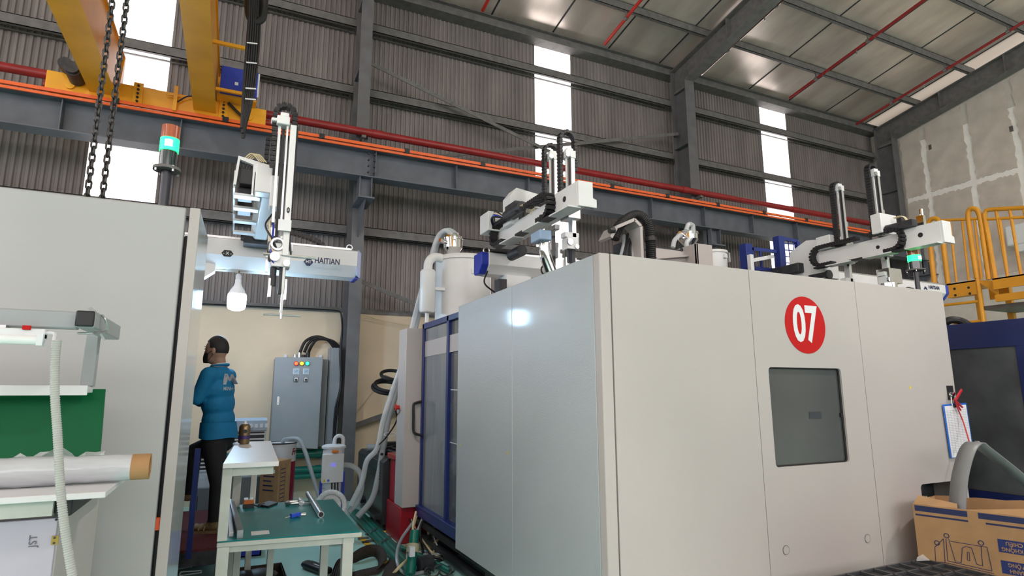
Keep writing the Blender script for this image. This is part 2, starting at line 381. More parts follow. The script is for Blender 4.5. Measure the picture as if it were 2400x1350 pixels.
# white split unit on the end wall
p = at(2356, 577, X=13.9); q = at(2440, 530, X=13.9)
ac = thing('air_conditioner', 'white wall unit behind the yellow railings on the boarded end wall', 'air conditioner', (14.2, (p.y+q.y)/2, p.z))
obj('body', B(13.95, q.y, p.z, XE, p.y, p.z+.42), m_white, ac, .03); obj('outlet_slot', B(13.97, q.y+.04, p.z-.05, 14.3, p.y-.3, p.z+.02), m_black, ac); obj('drain_box', B(13.97, p.y-.28, p.z-.14, 14.1, p.y-.12, p.z), m_white, ac)

# ------------------------------------------------------------------ pipes and crane runway
def pipe_thing(name, pts, r, mat, label, cat='pipe', hang=None):
    t = thing(name, label, cat, pts[0]); obj('pipe', MB().tube(pts, r, 14), mat, t); return t
t = pipe_thing('fire_main_pipe', [(-12, 8.24, 5.16), (14.15, 8.24, 5.16)], .058, m_redpipe, 'long dark red pipe running along the corrugated wall above the crane runway')
for a, b in COLS[:3]: obj('pipe_bracket', MB().box((a+b)/2-.03, 8.2, 5.06, (a+b)/2+.03, 8.36, 5.1).beam(((a+b)/2, 8.36, 4.95), ((a+b)/2, 8.24, 5.08), .03, .02), m_galv, t)
for i in range(7): obj('coupling', MB().cyl((-4.2+i*2.9, 8.24, 5.16), (-4.05+i*2.9, 8.24, 5.16), .066, 14), m_redpipe, t)
def roofpipe(x, y0, y1, mat, label, r=.03, drop=.29):
    t = thing('sprinkler_pipe', label, 'pipe', (x, y0, roofz(y0)-drop), 'sprinkler pipes under the roof')
    obj('pipe', MB().tube([(x, y0, roofz(y0)-drop), (x, y1, roofz(y1)-drop)], r, 10), mat, t)
    y = 7.72
    while y > y1:
        if y < y0: obj('hanger', MB().box(x-.012, y-.012, roofz(y)-drop-.04, x+.012, y+.012, roofz(y)-.02).cyl((x, y-.03, roofz(y)-drop), (x, y+.03, roofz(y)-drop), r*1.4, 10), m_galv, t)
        y -= 1.17
    for k in range(2): obj('sprinkler_head', MB().cyl((x, y0-1.6-k*2, roofz(y0-1.6-k*2)-drop), (x, y0-1.6-k*2, roofz(y0-1.6-k*2)-drop-.1), .012, 8), m_steel, t)
m_bright = M('bright_red_paint', (.50, .03, .02), .35, var=.1)
roofpipe(3.42, 8.45, 1, m_bright, 'short red sprinkler pipe end at the top edge left of the middle bright strip')
roofpipe(5.88, 8.4, 1, m_bright, 'red sprinkler pipe hanging under the roof just right of the middle bright strip')
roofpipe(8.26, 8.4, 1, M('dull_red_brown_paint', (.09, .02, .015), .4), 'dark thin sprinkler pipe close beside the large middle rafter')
roofpipe(10.78, 8.4, 1, m_redpipe, 'red sprinkler pipe in the middle of the right roof bay above the right bright strip')
roofpipe(13.3, 8.6, 1, m_redpipe, 'red sprinkler pipe nearest the boarded end wall under the roof')

rw = thing('crane_runway_beam', 'long slate grey steel crane beam running along the corrugated wall', 'beam', (1.5, 8.0, 4.36))
obj('web', B(-12, 7.994, 4.37, 14.3, 8.006, 4.75), m_beam, rw); obj('bottom_flange', B(-12, 7.88, 4.355, 14.3, 8.12, 4.37), m_beam, rw); obj('top_flange', B(-12, 7.86, 4.75, 14.3, 8.14, 4.768), m_beam, rw)
obj('rail', B(-12, 7.97, 4.768, 14.3, 8.03, 4.82), m_galv, rw)
for i in range(-6, 11): obj('stiffener_plate', B(1.6+i*1.2-.006, 7.885, 4.37, 1.6+i*1.2+.006, 8.0, 4.75), m_beam, rw)
for i in (0, 1):
    for k in range(4): obj('bolt', MB().cyl((1.5+i*.08, 7.87, 4.42+k*.09), (1.5+i*.08, 7.9, 4.42+k*.09), .014, 6), m_black, rw)
cr = thing('conductor_rail', 'bright orange conductor rail running along the top of the grey crane beam', 'rail', (1.5, 7.85, 4.78))
obj('bar', B(-12, 7.83, 4.785, 14.2, 7.86, 4.825), m_orange, cr); obj('bar', B(-12, 7.83, 4.735, 14.2, 7.852, 4.765), m_orange, cr)
for i in range(-4, 13): obj('clip', B(-.35+i*1.17, 7.82, 4.77, -.28+i*1.17, 7.9, 4.84), m_black, cr)

# ------------------------------------------------------------------ overhead crane
ec = thing('crane_end_carriage', 'yellow crane end carriage with bolted joints riding on the grey runway beam', 'crane carriage', (-1, 8.0, 4.82))
ex0, ex1 = -2.18, .15
def ibox(x0, x1): return B(x0, 7.88, 4.84, x1, 8.12, 5.06)
obj('carriage_body', ibox(ex0, ex1), m_yellow, ec, .006)
for x in (-1.33, -.40):
    obj('splice_plate', B(x, 7.866, 4.83, x+.10, 7.88, 5.1), m_yellow, ec)
    for k in range(5): obj('bolt', MB().cyl((x+.05, 7.85, 4.86+k*.05), (x+.05, 7.88, 4.86+k*.05), .015, 6), m_black, ec)
for x in (ex0-.04, ex1): obj('buffer', MB().cyl((x, 8, 4.93), (x+(.08 if x > 0 else .04), 8, 4.93), .05, 12), m_redpipe, ec)
for x in (-1.95, -.05): obj('wheel_hub', MB().cyl((x, 7.86, 4.92), (x, 7.89, 4.92), .05, 16), m_yellow, ec)
mo = obj('travel_motor', MB().cyl((-1.88, 7.6, 5.0), (-1.88, 7.86, 5.0), .085, 18).cyl((-1.88, 7.56, 5.0), (-1.88, 7.6, 5.0), .07, 18), m_dark, ec); obj('motor_gearbox', MB().cyl((-1.98, 7.7, 5.1), (-1.98, 7.85, 5.1), .07, 14), m_dark, ec)
obj('limit_switch_post', MB().box(-.90, 7.8, 4.8, -.86, 7.84, 5.12).box(-.98, 7.81, 4.99, -.82, 7.83, 5.01), m_yellow, ec)
obj('motor_cable', hose([(-.86, 7.84, 4.93), (-.75, 7.82, 5.02), (-.6, 7.82, 5.04)], .009), m_rubber, ec)
def girder(x0, x1, label):
    t = thing('crane_girder', label, 'crane girder', ((x0+x1)/2, 8, 4.88), 'yellow crane girders overhead')
    obj('web_plate', B(x0+.02, -6, 4.90, x0+.03, 8.12, 5.5), m_yellow, t); obj('web_plate', B(x1-.03, -6, 4.90, x1-.02, 8.12, 5.5), m_yellow, t)
    obj('bottom_flange', B(x0, -6, 4.885, x1, 7.98, 4.9), m_yellow, t); obj('top_flange', B(x0, -6, 5.5, x1, 8.12, 5.515), m_yellow, t)
    obj('end_plate', MB().prism([(x0, 7.98, 4.885), (x0, 8.14, 5.08), (x0, 8.14, 5.515), (x0, 8.1, 5.515), (x0, 7.95, 5.0), (x0, 7.95, 4.885)], (x1-x0, 0, 0)), m_yellow, t)
    return t
g1 = girder(-1.76, -1.49, 'left yellow crane girder behind the hanging chains'); g2 = girder(-.68, -.43, 'yellow crane girder beside the blue control box')
eb = thing('crane_control_box', 'blue electrical box beside the yellow crane girder', 'control box', (-.2, 7.7, 5.08))
obj('enclosure', B(-.40, 7.62, 5.08, .02, 7.9, 5.42), m_blue, eb, .006); obj('side_cover', B(.02, 7.63, 5.09, .04, 7.9, 5.41), m_white, eb); obj('latch', B(-.06, 7.612, 5.2, -.04, 7.62, 5.25), m_steel, eb)
obj('bracket', MB().box(-.43, 7.7, 5.05, .02, 7.86, 5.08), m_yellow, eb); obj('label_plate', B(-.24, 7.615, 5.19, -.2, 7.62, 5.23), m_white, eb)
wk = thing('crane_walkway_rail', 'thin yellow rail stubs sticking out of the right crane girder', 'rail', (-.3, 7, 5.05))
for y, z in ((7.55, 5.06), (6.4, 5.02)): obj('rung', BE((-.44, y, z), (-.02, y, z), .035, .035), m_yellow, wk)
obj('strut', BE((-.3, 7.84, 5.04), (-.1, 7.84, 4.86), .03, .03), m_black, wk)
# hanging festoon cable
fc = thing('festoon_cable', 'black bundle of flat cables hanging from the crane beside the blue box', 'cable', (-.1, 5.5, 3.9))
for k in range(6):
    y = 5.6+k*.015; sp = (k-2.5)
    pts = [at(x+sp*w, yv, Y=y) for x, yv, w in ((597, -60, 4.5), (596, 40, 5), (592, 110, 5.5), (585, 190, 5), (578, 250, 3.6), (570, 330-abs(sp)*12, 1.5))]
    obj('cable', MB().tube(catmull(pts, 8), .013, 8), m_rubber, fc)
lo = [at(x, yv, Y=5.66) for x, yv in ((582, -60), (582, 20), (590, 48), (606, 50), (618, 30), (622, -60))]
obj('cable_loop', MB().tube(catmull(lo, 8), .035, 10), m_rubber, fc)
for yv in (104, 150, 210, 235): p = at(594-yv*.03, yv, Y=5.58); obj('cable_tie', BE(p+V((-.045, -.01, 0)), p+V((.045, -.01, .012)), .006, .012), m_white, fc)
# chain hoist
def link_mesh():
    pts = []
    for a in range(-90, 91, 30): pts.append((.0125*math.cos(math.radians(a)), 0, .0165+.0125*math.sin(math.radians(a))) if False else (0.0135*math.sin(math.radians(a)), 0, .014+.0135*math.cos(math.radians(a))))
    pts += [(-p[0], 0, -p[2]) for p in pts]
    return MB().tube(pts, .0062, 6, closed=True)
m_chain = M('black_oxide_chain', (.06, .057, .055), .4, .6, var=.3, nscale=40)
ho = thing('hoist_trolley', 'dark hoist trolley between the two yellow crane girders', 'hoist', (-1.0, 3.9, 4.9))
obj('trolley_frame', MB().box(-1.5, 3.6, 5.515, -.6, 4.2, 5.6).box(-1.0, 3.7, 4.95, -.6, 4.15, 5.52), m_yellow, ho); obj('drum', MB().cyl((-1.2, 3.9, 5.2), (-.6, 3.9, 5.2), .16, 20), m_dark, ho)
obj('link_guide', B(-.9, 3.95, 4.85, -.7, 4.05, 4.96), m_dark, ho)
CH = [(-.838, 'dark steel hoist chain hanging on the left of the pair over the left machine'), (-.765, 'dark steel hoist chain hanging on the right of the pair over the left machine')]
lk0 = None; PITCH_L = .0415
for x, lab in CH:
    t = thing('hoist_chain', lab, 'chain', (x, 4.0, 2.1), 'hoist chains')
    if lk0 is None:
        lk0 = obj('chain_link', link_mesh().xf(Matrix.Translation((x, 4.0, 2.1))), m_chain, t, ang=60); first = True
    n = int((4.93-2.1)/PITCH_L)
    for i in range(n):
        if first: first = False; continue
        c = copy_part(lk0, t, (0, 0, 0)); WL[c.name] = V((x, 4.0, 2.1+i*PITCH_L)); c.location = (0, 0, i*PITCH_L); c.rotation_euler = (0, 0, math.radians(90*(i % 2)+35))
hk = thing('chain_hook_block', 'hook block at the lower end of the hoist chains behind the left machine panel', 'hook', (-.8, 4, 1.98))
obj('block', B(-.87, 3.96, 1.98, -.73, 4.04, 2.1), m_yellow, hk, .01)

# ================================================================== LEFT MOULDING MACHINE
m_navy_f = M('door_frame_blue', (.013, .028, .15), .35, var=.08)
lm = thing('moulding_machine', 'left off-white moulding machine with tall plain panel and sliding door edge', 'machine', (-1.4, 4, 0))
obj('front_panel', B(-3.4, 2.487, .1, -.207, 2.53, 2.1), M('panel_grey_white', (.43, .43, .43), .42, var=.03, nscale=1.2), lm, .006)
obj('panel_return', B(-.225, 2.53, .1, -.21, 2.56, 2.1), m_navy, lm)
obj('machine_body', B(-3.4, 2.6, .1, -.42, 7.4, 1.85), m_dark, lm); obj('platen', B(-1.5, 6.2, 1.85, -.45, 7.2, 2.03), m_panel, lm)
obj('inner_frame', MB().box(-.40, 2.6, .1, -.32, 2.68, 2.05).box(-.40, 5.3, .1, -.34, 5.36, 1.2).box(-.42, 2.6, 1.85, -.34, 6.3, 1.95).box(-.225, 2.545, .15, -.2, 2.6, 2.0), m_navy, lm)
dr = obj('sliding_door', MB().prism([(-.19, 2.485, .1), (-.16, 2.485, .1), (-.148, 2.95, .1), (-.178, 2.95, .1)], (0, 0, 2.0)), M('door_side_gloss', (.62, .66, .66), .12, var=.03, bump=.05, bscale=60, coat=.5), lm)
obj('door_front_edge', B(-.193, 2.478, .1, -.158, 2.487, 2.1), m_panel, dr, .002)
obj('door_seal', B(-.205, 2.53, .3, -.195, 2.56, 2.0), m_black, lm)
obj('warning_lamp', B(-.21, 2.50, .93, -.196, 2.52, .97), emitter('orange_red', (.6, .08, .02), .3), lm)
obj('machine_base', B(-3.4, 2.7, 0, -.45, 7.4, .12), m_black, lm)
bpx = at(460, 1100, Y=5.2).x; obj('door_post', B(bpx-.02, 5.2, .2, bpx+.018, 5.24, at(466, 1052, Y=5.2).z), m_navy_f, lm)
obj('rear_panel', B(-3.4, 7.4, .1, -.42, 7.44, 2.0), m_panel, lm)

# stack light with pole
def tower(px, ptop, pbase, Y, w_px, zfoot, label, pole_r=.022):
    t = None; c = at(px, ptop, Y=Y); b = at(px, pbase, Y=Y); r = w_px/2*(V((c.x, c.y, 0)).length)/FPX*.95
    x, y = c.x, Y; zt, zb = c.z, b.z; H = zt-zb
    t = thing('stack_light', label, 'signal light', (x, y, zfoot), 'stack lights on the machines')
    L = lambda z0, z1, rr, m, n, **k: obj(n, MB().lathe([(rr, z0), (rr, z1)], (x, y, 0), 24), m, t)
    L(zb, zb+H*.06, r*1.45, m_galv, 'flange')
    base = L(zb+H*.06, zb+H*.42, r*.92, M('dark_lens', (.01, .03, .03), .1, var=0, coat=1), 'base_module')
    L(zb+H*.42, zb+H*.70, r, emitter('green_lamp', (.01, 1, .16), 4.), 'green_lens')
    L(zb+H*.70, zb+H*.98, r*.98, M('amber_lens', (.42, .09, .03), .12, var=.1, coat=1), 'amber_lens')
    L(zb+H*.98, zt, r*.85, m_black, 'cap')
    core = obj('lamp_core', MB().lathe([(r*.5, zb+H*.49), (r*.5, zb+H*.63)], (x, y-r*.62, 0), 16), emitter('green_core', (.55, 1, .65), 9.), t)
    L(zfoot, zb, pole_r, M('pole_black', (.03, .032, .045), .25), 'pole')
    for a in range(4):
        q = (x+r*1.25*math.cos(a*1.57+.6), y+r*1.25*math.sin(a*1.57+.6)); obj('bolt', MB().cyl((*q, zb-.012), (*q, zb+H*.075), .006, 6), m_steel, t)
    return t
tower(402, 296, 402, 3.0, 38, 1.85, 'stack light with glowing green lens on a black pole above the left machine')

# ================================================================== MACHINE 07
XL, YF = 1.634, 2.445
mm = thing('moulding_machine', 'large off-white moulding machine marked 07 with dark square window', 'machine', (3, 4.4, 0))
def fpanel(name, x0, x1, holes=(), mat=m_panel):
    me = flat([[(x0, .2), (x1, .2), (x1, 2.098), (x0, 2.098)]]+list(holes), .018)
    o = place(name, me, mat, mm, (0, YF+.018, 0), (1, 0, 0), (0, 0, 1)); b = o.modifiers.new('edge', 'BEVEL'); b.width = .003; b.segments = 2; b.limit_method = 'ANGLE'; return o
obj('corner_post', MB().prism([(XL, YF, .2), (1.698, YF, .2), (1.698, YF+.06, .2), (XL, YF+.06, .2)], (0, 0, 1.9)), m_panel, mm, .006)
fpanel('front_panel', 1.704, 2.656); wx0, wx1, wz0, wz1 = 2.757, 3.37, .989, 1.541
fpanel('front_panel', 2.660, 3.580, [rrect(wx0, wz0, wx1, wz1, .022)]); fpanel('front_panel', 3.584, 4.522, [rrect(4.02, .66, 4.40, .818, .025)])
obj('panel_backing', MB().box(1.66, YF+.045, .2, 2.68, YF+.05, 2.08).box(3.46, YF+.045, .2, 3.95, YF+.05, 2.08).box(2.68, YF+.045, 1.6, 3.46, YF+.05, 2.08).box(2.68, YF+.045, .2, 3.46, YF+.05, .93).box(3.95, YF+.045, .9, 4.5, YF+.05, 2.08), m_galv, mm)
gw = obj('window_pane', B(wx0-.03, YF+.024, wz0-.03, wx1+.03, YF+.03, wz1+.03), m_glassdark, mm)
obj('window_gasket', MB().tube([(x, YF+.016, z) for x, z in rrect(wx0+.003, wz0+.003, wx1-.003, wz1-.003, .02)], .005, 6, closed=True), m_rubber, mm)
obj('inner_label', B(3.085, YF+.0225, 1.245, 3.19, YF+.024, 1.285), M('faint_label', (.045, .05, .06), .4), gw); obj('window_latch', B(3.35, YF+.012, 1.25, 3.366, YF+.024, 1.275), m_black, gw)
# round 07 sign
sx, sz = 3.092, 1.797
sg = obj('number_sign', MB().lathe([(.172, 0), (.172, .002)], (sx, YF-.0025, sz), 64, (0, 1, 0)), m_red, mm)
text('number_07', '07', .30, m_signwhite, sg, (sx-.002, YF-.0035, sz-.004), (1, 0, 0), (0, 0, 1), ext=.0006, off=.0085, sx=.70)
for x, z in ((2.783, .557), (3.457, .549)): obj('plug_ring', MB().tube(arc((x, YF-.001, z), .024, 0, 345, X_, Z_, 24), .0016, 6, closed=True), m_galv, mm); obj('plug_cap', MB().lathe([(.022, 0), (.022, .003)], (x, YF-.003, z), 24, (0, 1, 0)), m_panel, mm)
lk = obj('lock_plate', B(4.43, YF-.004, 1.345, 4.50, YF, 1.44), m_black, mm); obj('lock_cylinder', MB().cyl((4.475, YF-.02, 1.385), (4.475, YF-.004, 1.385), .013, 12), m_chrome, lk)
obj('yellow_dot_sticker', B(4.026, YF-.001, 1.418, 4.042, YF, 1.436), M('yellow_sticker', (.75, .55, .02), .6), mm)
obj('slot_liner', MB().box(4.0, YF+.05, .62, 4.42, YF+.2, .63).box(4.0, YF+.19, .63, 4.42, YF+.2, .85).box(4.02, YF+.05, .63, 4.16, YF+.12, .73), M('olive_grey', (.42, .42, .34), .5), mm)
obj('end_trim', B(4.522, YF+.002, .2, 4.53, YF+.3, 2.09), m_panel, mm)
# left side panels
for y0, y1 in ((YF+.062, 3.484), (3.488, 4.516)): obj('side_panel', B(XL, y0, .232, XL+.04, y1, 2.098), m_panel_side, mm, .003)
for y, z in ((4.44, 1.0), (3.56, 1.02)): obj('yellow_dot_sticker', B(XL-.001, y-.006, z-.008, XL, y+.006, z+.008), _M['yellow_sticker'], mm)
# sliding door in a blue frame
XD = 1.685
d0, d1, dz0, dz1 = 4.53, 5.70, .30, 2.075
dd = obj('door_frame', MB().box(XD, d0, dz1-.05, XD+.05, d1, dz1).box(XD-.03, d0, dz0-.03, XD+.05, d1, dz0+.06).box(XD, d1-.05, dz0, XD+.05, d1, dz1).box(XD, 4.91, dz0, XD+.05, 4.96, dz1), m_navy_f, mm, .004)
m_pane = M('scratched_pane', (.26, .28, .30), .12, var=.1, nscale=3, alpha=.82, stretch=(1, 6, .6))
obj('door_pane', B(XD+.02, 4.96, dz0+.06, XD+.026, d1-.05, dz1-.05), m_pane, dd); obj('door_pane', B(XD+.03, d0, dz0+.06, XD+.036, 4.91, dz1-.05), M('dark_pane', (.12, .13, .15), .1, var=.1, alpha=.85), dd)
for z in (.98, 1.42): obj('pane_seam', BE((XD+.028, d0+.01, z), (XD+.028, 4.9, z+.008), .003, .006), m_signwhite, dd)
obj('inner_screen_curve', MB().tube(arc((XD+.06, 4.5, .75), .5, 20, 80, Y_, Z_, 14), .004, 6), m_signwhite, dd)
hp = [(XD, 5.77, 1.32), (XD-.07, 5.77, 1.30), (XD-.085, 5.76, 1.27), (XD-.085, 5.75, 1.17), (XD-.085, 5.74, 1.06), (XD-.07, 5.73, 1.02), (XD, 5.73, 1.0)]
hp = [V((p[0], p[1]-.1, p[2])) for p in hp]
obj('door_handle', MB().tube(catmull(hp, 5), .013, 10), m_black, dd)
eb7 = obj('door_end_box', MB().prism([(1.525, 5.705, .335), (XD+.04, 5.705, .335), (XD+.04, 5.99, .335), (1.525, 5.99, .335)], (0, 0, 1.70)), m_panel, mm, .006)
es = obj('emergency_stop', MB().cyl((1.525, 5.9, 1.26), (1.495, 5.9, 1.26), .022, 14).cyl((1.495, 5.9, 1.26), (1.48, 5.9, 1.26), .032, 14), m_bright, eb7)
obj('machine_body', B(1.82, 2.62, .3, 4.45, 6.4, 1.75), m_dark, mm)
obj('roof_tray', B(1.70, 4.5, 1.75, 4.45, 6.6, 1.9), m_panel, mm)
zr = at(1160, 1350, X=1.66).z
obj('base_rail', MB().box(1.66, 2.55, zr-.02, 1.70, 6.3, zr+.03).box(1.68, 2.55, zr-.14, 1.74, 6.3, zr-.10), m_black, mm)
obj('base_block', MB().box(1.95, 2.8, 0, 4.3, 6.2, .3).box(1.7, 4.0, 0, 1.95, 4.08, .3).box(1.7, 5.2, 0, 1.95, 5.3, .3), m_black, mm)

# ================================================================== THIRD MACHINE (navy)
bm3 = thing('moulding_machine', 'navy blue moulding machine with dark window behind the cardboard carton', 'machine', (6.6, 4, 0))
obj('side_panel', MB().box(5.2, .9, 1.735, 5.24, 6.0, 1.93).box(5.2, .9, .1, 5.24, 6.0, .66).box(5.2, .9, .66, 5.24, 2.37, 1.735).box(5.2, 3.75, .66, 5.24, 6.0, 1.735), m_navy, bm3, .006)
obj('window_pane', B(5.215, 2.37, .66, 5.225, 3.75, 1.735), M('smoked_pane', (.075, .08, .085), .16, var=.4, nscale=2.5), bm3)
obj('machine_body', B(5.26, .9, .1, 8.4, 6.0, 1.9), m_dark, bm3); obj('base', B(5.3, 1.0, 0, 8.3, 5.9, .1), m_black, bm3)
obj('black_hose', hose([at(2200, 775, X=5.3), at(2222, 752, X=5.3), at(2250, 752, X=5.35), at(2275, 765, X=5.35)], .03), m_rubber, bm3)

# ================================================================== TAKE-OUT ROBOTS
def xbeam(t, x0, x1, y, z0, h, capl=False, capr=False):
    d = .24; prof = [(y, z0+h*.40), (y, z0+h*.95), (y+.02, z0+h), (y+d, z0+h), (y+d, z0+.02), (y+d-.02, z0), (y+.07, z0)]
    o = obj('traverse_beam', MB().prism([(x0, a, b) for a, b in prof], (x1-x0, 0, 0)), m_robot, t, .004)
    for c, xa, xb in ((capl, x0-.07, x0), (capr, x1, x1+.07)):
        if c: obj('end_cap', MB().prism([(xa, a+(.02 if a < y+.1 else -.02)*(1 if xa < x0 else 0), b) for a, b in prof], (xb-xa, 0, 0)), m_blue, t, .006)
    obj('guide_rail', B(x0+.05, y+.04, z0+h, x1-.05, y+.08, z0+h+.02).box(x0+.05, y+.16, z0+h, x1-.05, y+.2, z0+h+.02), m_steel, t)
    return o
def loop(t, xl, xr, y, ztop, zl, zr_, w=.05, th=.024):
    r = (xr-xl)/2; c = V(((xl+xr)/2, y, ztop-r))
    path = [V((xl, y, zl))] + [V((xl, y, zl+(ztop-r-zl)*i/6)) for i in range(1, 6)] + arc(c, r, 180, 0, X_, Z_, 14) + [V((xr, y, zr_+(ztop-r-zr_)*i/4)) for i in range(3, -1, -1)]
    return obj('cable_chain', chainband(path, (0, 1, 0), w, th, .028), m_black, t)
def racetrack(t, x, ya, yend, z0, z1, dirn, name='cable_chain', tail=.5):
    """horizontal drag chain lying on the kick beam: along the top to yend, round, back underneath"""
    r = (z1-z0)/2; c = V((x, yend, (z0+z1)/2))
    path = [V((x, ya+(yend-ya)*i/8, z1)) for i in range(8)] + [c + V((0, dirn*r*math.sin(math.radians(a)), r*math.cos(math.radians(a)))) for a in range(0, 181, 15)] + [V((x, yend+(ya-yend)*tail*i/5, z0)) for i in range(1, 6)]
    return obj(name, chainband(path, (1, 0, 0), .075, .03, .032), m_black, t)
def arm(t, x, y, zt, zb, xl, ztop, zl, dark=False):
    """vertical arm: profile, guide rods, top bracket with pulley, chain loop"""
    a = obj('vertical_arm', MB().box(x-.018, y-.03, zb, x+.018, y+.03, zt), m_alu, t, .003)
    obj('guide_rod', MB().box(x-.052, y-.012, zb+.25, x-.040, y+.0, zt+.0), m_white, t); obj('guide_rod', MB().box(x-.034, y-.036, zb+.25, x-.024, y-.02, zt-.02), m_black, t)
    obj('top_bracket', MB().box(x-.06, y-.035, zt-.03, x+.025, y+.035, zt+.03).box(x-.045, y-.025, zt+.03, x+.01, y+.025, zt+.05), m_robot, t, .004)
    obj('pulley', MB().cyl((x-.05, y-.042, zt-.01), (x-.05, y-.034, zt-.01), .02, 14), m_steel, t)
    obj('stop_block', MB().box(x+.018, y-.03, zb+(zt-zb)*.62, x+.034, y-.01, zb+(zt-zb)*.67), m_steel, t)
    loop(t, xl, x+.045, y+.02, ztop, zl, zt-.12)
    return a
def wrist(t, x, y, z):
    obj('wrist_block', MB().box(x-.045, y-.04, z, x+.05, y+.05, z+.09).box(x-.06, y-.03, z+.09, x+.06, y+.04, z+.13), m_robot, t, .004)
    obj('wrist_pulley', MB().cyl((x-.03, y-.055, z+.05), (x-.03, y-.04, z+.05), .025, 14).cyl((x+.03, y-.05, z+.02), (x+.03, y-.04, z+.02), .018, 12), m_steel, t)
    obj('wrist_cylinder', MB().cyl((x-.03, y, z-.10), (x-.03, y, z), .016, 12).box(x+.0, y-.02, z-.14, x+.03, y+.02, z), m_dark, t)
    obj('finger', MB().box(x-.05, y-.012, z-.16, x-.035, y+.012, z-.06).box(x+.03, y-.012, z-.17, x+.042, y+.012, z-.06), m_alu, t)
def airlines(t, p, q, n=4, h=.09, mat=None):
    for i in range(n):
        a = V(p)+V((i*.012, 0, 0)); b = V(q)+V((i*.012, 0, 0)); m_ = (a+b)/2+V((0, -.02, h))
        obj('air_line', MB().tube(catmull([a, m_, b], 6), .0035, 6), mat or M('cream_tubing', (.68, .58, .36), .4), t)
m_tubing = M('cream_tubing', (.68, .58, .36), .4)

# --- robot over the aisle (left)
r1 = thing('takeout_robot', 'white take-out robot with beam over the aisle and arm hanging above the workbench', 'robot', (-.5, 4.8, 1.85), 'take-out robots on the machines')
yb, zb, hb = 4.70, 2.315, .215
xbeam(r1, -.9, .84, yb, zb, hb, capr=False)
obj('end_cap', MB().prism([(.84, yb+.0, zb+.02), (.87, yb+.03, zb+.0), (.87, yb+.22, zb+.0), (.84, yb+.24, zb+.02)], (0, 0, .2)), M('clear_blue_cap', (.55, .6, .85), .2), r1)
obj('end_cap_edge', BE((.845, yb+.06, zb-.002), (.845, yb+.24, zb-.002), .03, .012), m_blue, r1)
obj('lifting_eye', MB().tube(arc((.78, yb+.06, zb+hb+.03), .022, 0, 345, X_, Z_, 16), .006, 6, closed=True), m_steel, r1)
obj('mounting_post', B(-.75, 4.74, 1.85, -.5, 4.92, zb), m_robot, r1, .004)
obj('mounting_bracket', MB().prism([at(470, 612, Y=4.75), at(506, 620, Y=4.75), at(503, 635, Y=4.75), at(475, 652, Y=4.75), at(455, 652, Y=4.75)], (0, .1, 0)), m_robot, r1)
tp = [V((x, yb+.14, zb+hb+z)) for x, z in ((.2, .13), (.35, .125), (.5, .09), (.58, .05), (.60, .01))]
obj('cable_chain', chainband(catmull(tp, 6), (0, 1, 0), .06, .03, .03), m_black, r1)
# kick beam towards the camera
kz = 2.50
obj('kick_beam', MB().prism([(.045, 4.95, kz+.03), (.075, 4.95, kz), (.15, 4.95, kz), (.165, 4.95, kz+.03), (.165, 4.95, kz+.12), (.045, 4.95, kz+.12)], (0, 3.52-4.95, 0)), m_robot, r1, .003)
obj('carriage', MB().box(-.02, 4.62, zb+hb+.02, .3, 4.98, kz+.02).box(.0, 4.55, zb+hb-.06, .24, 4.69, kz+.02), m_dark, r1)
obj('back_plate', B(-.075, 3.55, kz+.045, -.065, 4.55, kz+.15), m_robot, r1)
for y, zz in ((3.53, 0), (3.78, 0), (4.08, 0), (4.38, 0)): obj('cross_bracket', MB().box(-.07, y, kz+.0, .07, y+.07, kz+.014), m_robot, r1, .002)
obj('valve_block', MB().box(-.045, 3.5, kz+.06, .03, 3.6, kz+.16).box(-.05, 3.56, kz+.02, .03, 3.72, kz+.06), m_black, r1, .004); obj('valve_island', B(-.05, 3.85, kz+.02, .03, 4.02, kz+.07), m_black, r1, .004)
for k in range(5): obj('fitting', MB().cyl((-.045+k*.016, 3.5, kz+.15), (-.045+k*.016, 3.5, kz+.19), .005, 6), m_dark, r1)
airlines(r1, (-.04, 3.5, kz+.19), (.05, 3.46, kz+.19), 4, .04)
obj('front_cover', MB().prism([(-.075, 3.47, kz+.04), (-.06, 3.47, kz+.21), (.115, 3.47, kz+.18), (.115, 3.47, kz+.13), (.03, 3.47, kz+.13), (.03, 3.47, kz+.0), (.02, 3.47, kz+.0), (.02, 3.47, kz+.17), (-.05, 3.47, kz+.19), (-.06, 3.47, kz+.04)], (0, .03, 0)), m_robot, r1)
obj('motor_cover', B(.035, 3.42, kz+.0, .12, 3.52, kz+.165), m_robot, r1, .006)
obj('side_cover', MB().box(.115, 3.40, kz-.08, .17, 3.50, kz+.1), m_robot, r1, .004)
ya = 3.30
obj('vertical_arm', B(.190, ya-.03, 2.12, .222, ya+.03, 2.86), m_robot, r1, .003)
obj('inner_arm', B(.150, ya+.0, 2.2, .165, ya+.03, 2.84), m_black, r1); obj('guide_rod', B(.128, ya-.01, 2.3, .142, ya+.01, 2.86), m_alu, r1); obj('guide_rod', B(.170, ya-.025, 2.3, .180, ya-.01, 2.86), m_alu, r1)
obj('top_bracket', MB().box(.118, ya-.04, 2.85, .185, ya+.04, 2.9).box(.135, ya-.03, 2.9, .18, ya+.03, 2.925).box(.09, ya-.03, 2.865, .125, ya+.03, 2.885), m_robot, r1, .006)
loop(r1, .112, .212, ya+.02, 2.985, 2.62, 2.78)
obj('cable_chain', chainband([V((.085, ya+.2, 2.66)), V((.085, ya+.2, 2.76)), V((.088, ya+.2, 2.86))], (0, 1, 0), .05, .02, .028), m_black, r1)
obj('axis_label', MB().prism([V((.206, ya-.0315, 2.37)) + V((.009*math.cos(a), 0, .018*math.sin(a))) for a in [math.radians(30+60*i) for i in range(6)]], (0, .0015, 0)), m_black, r1)
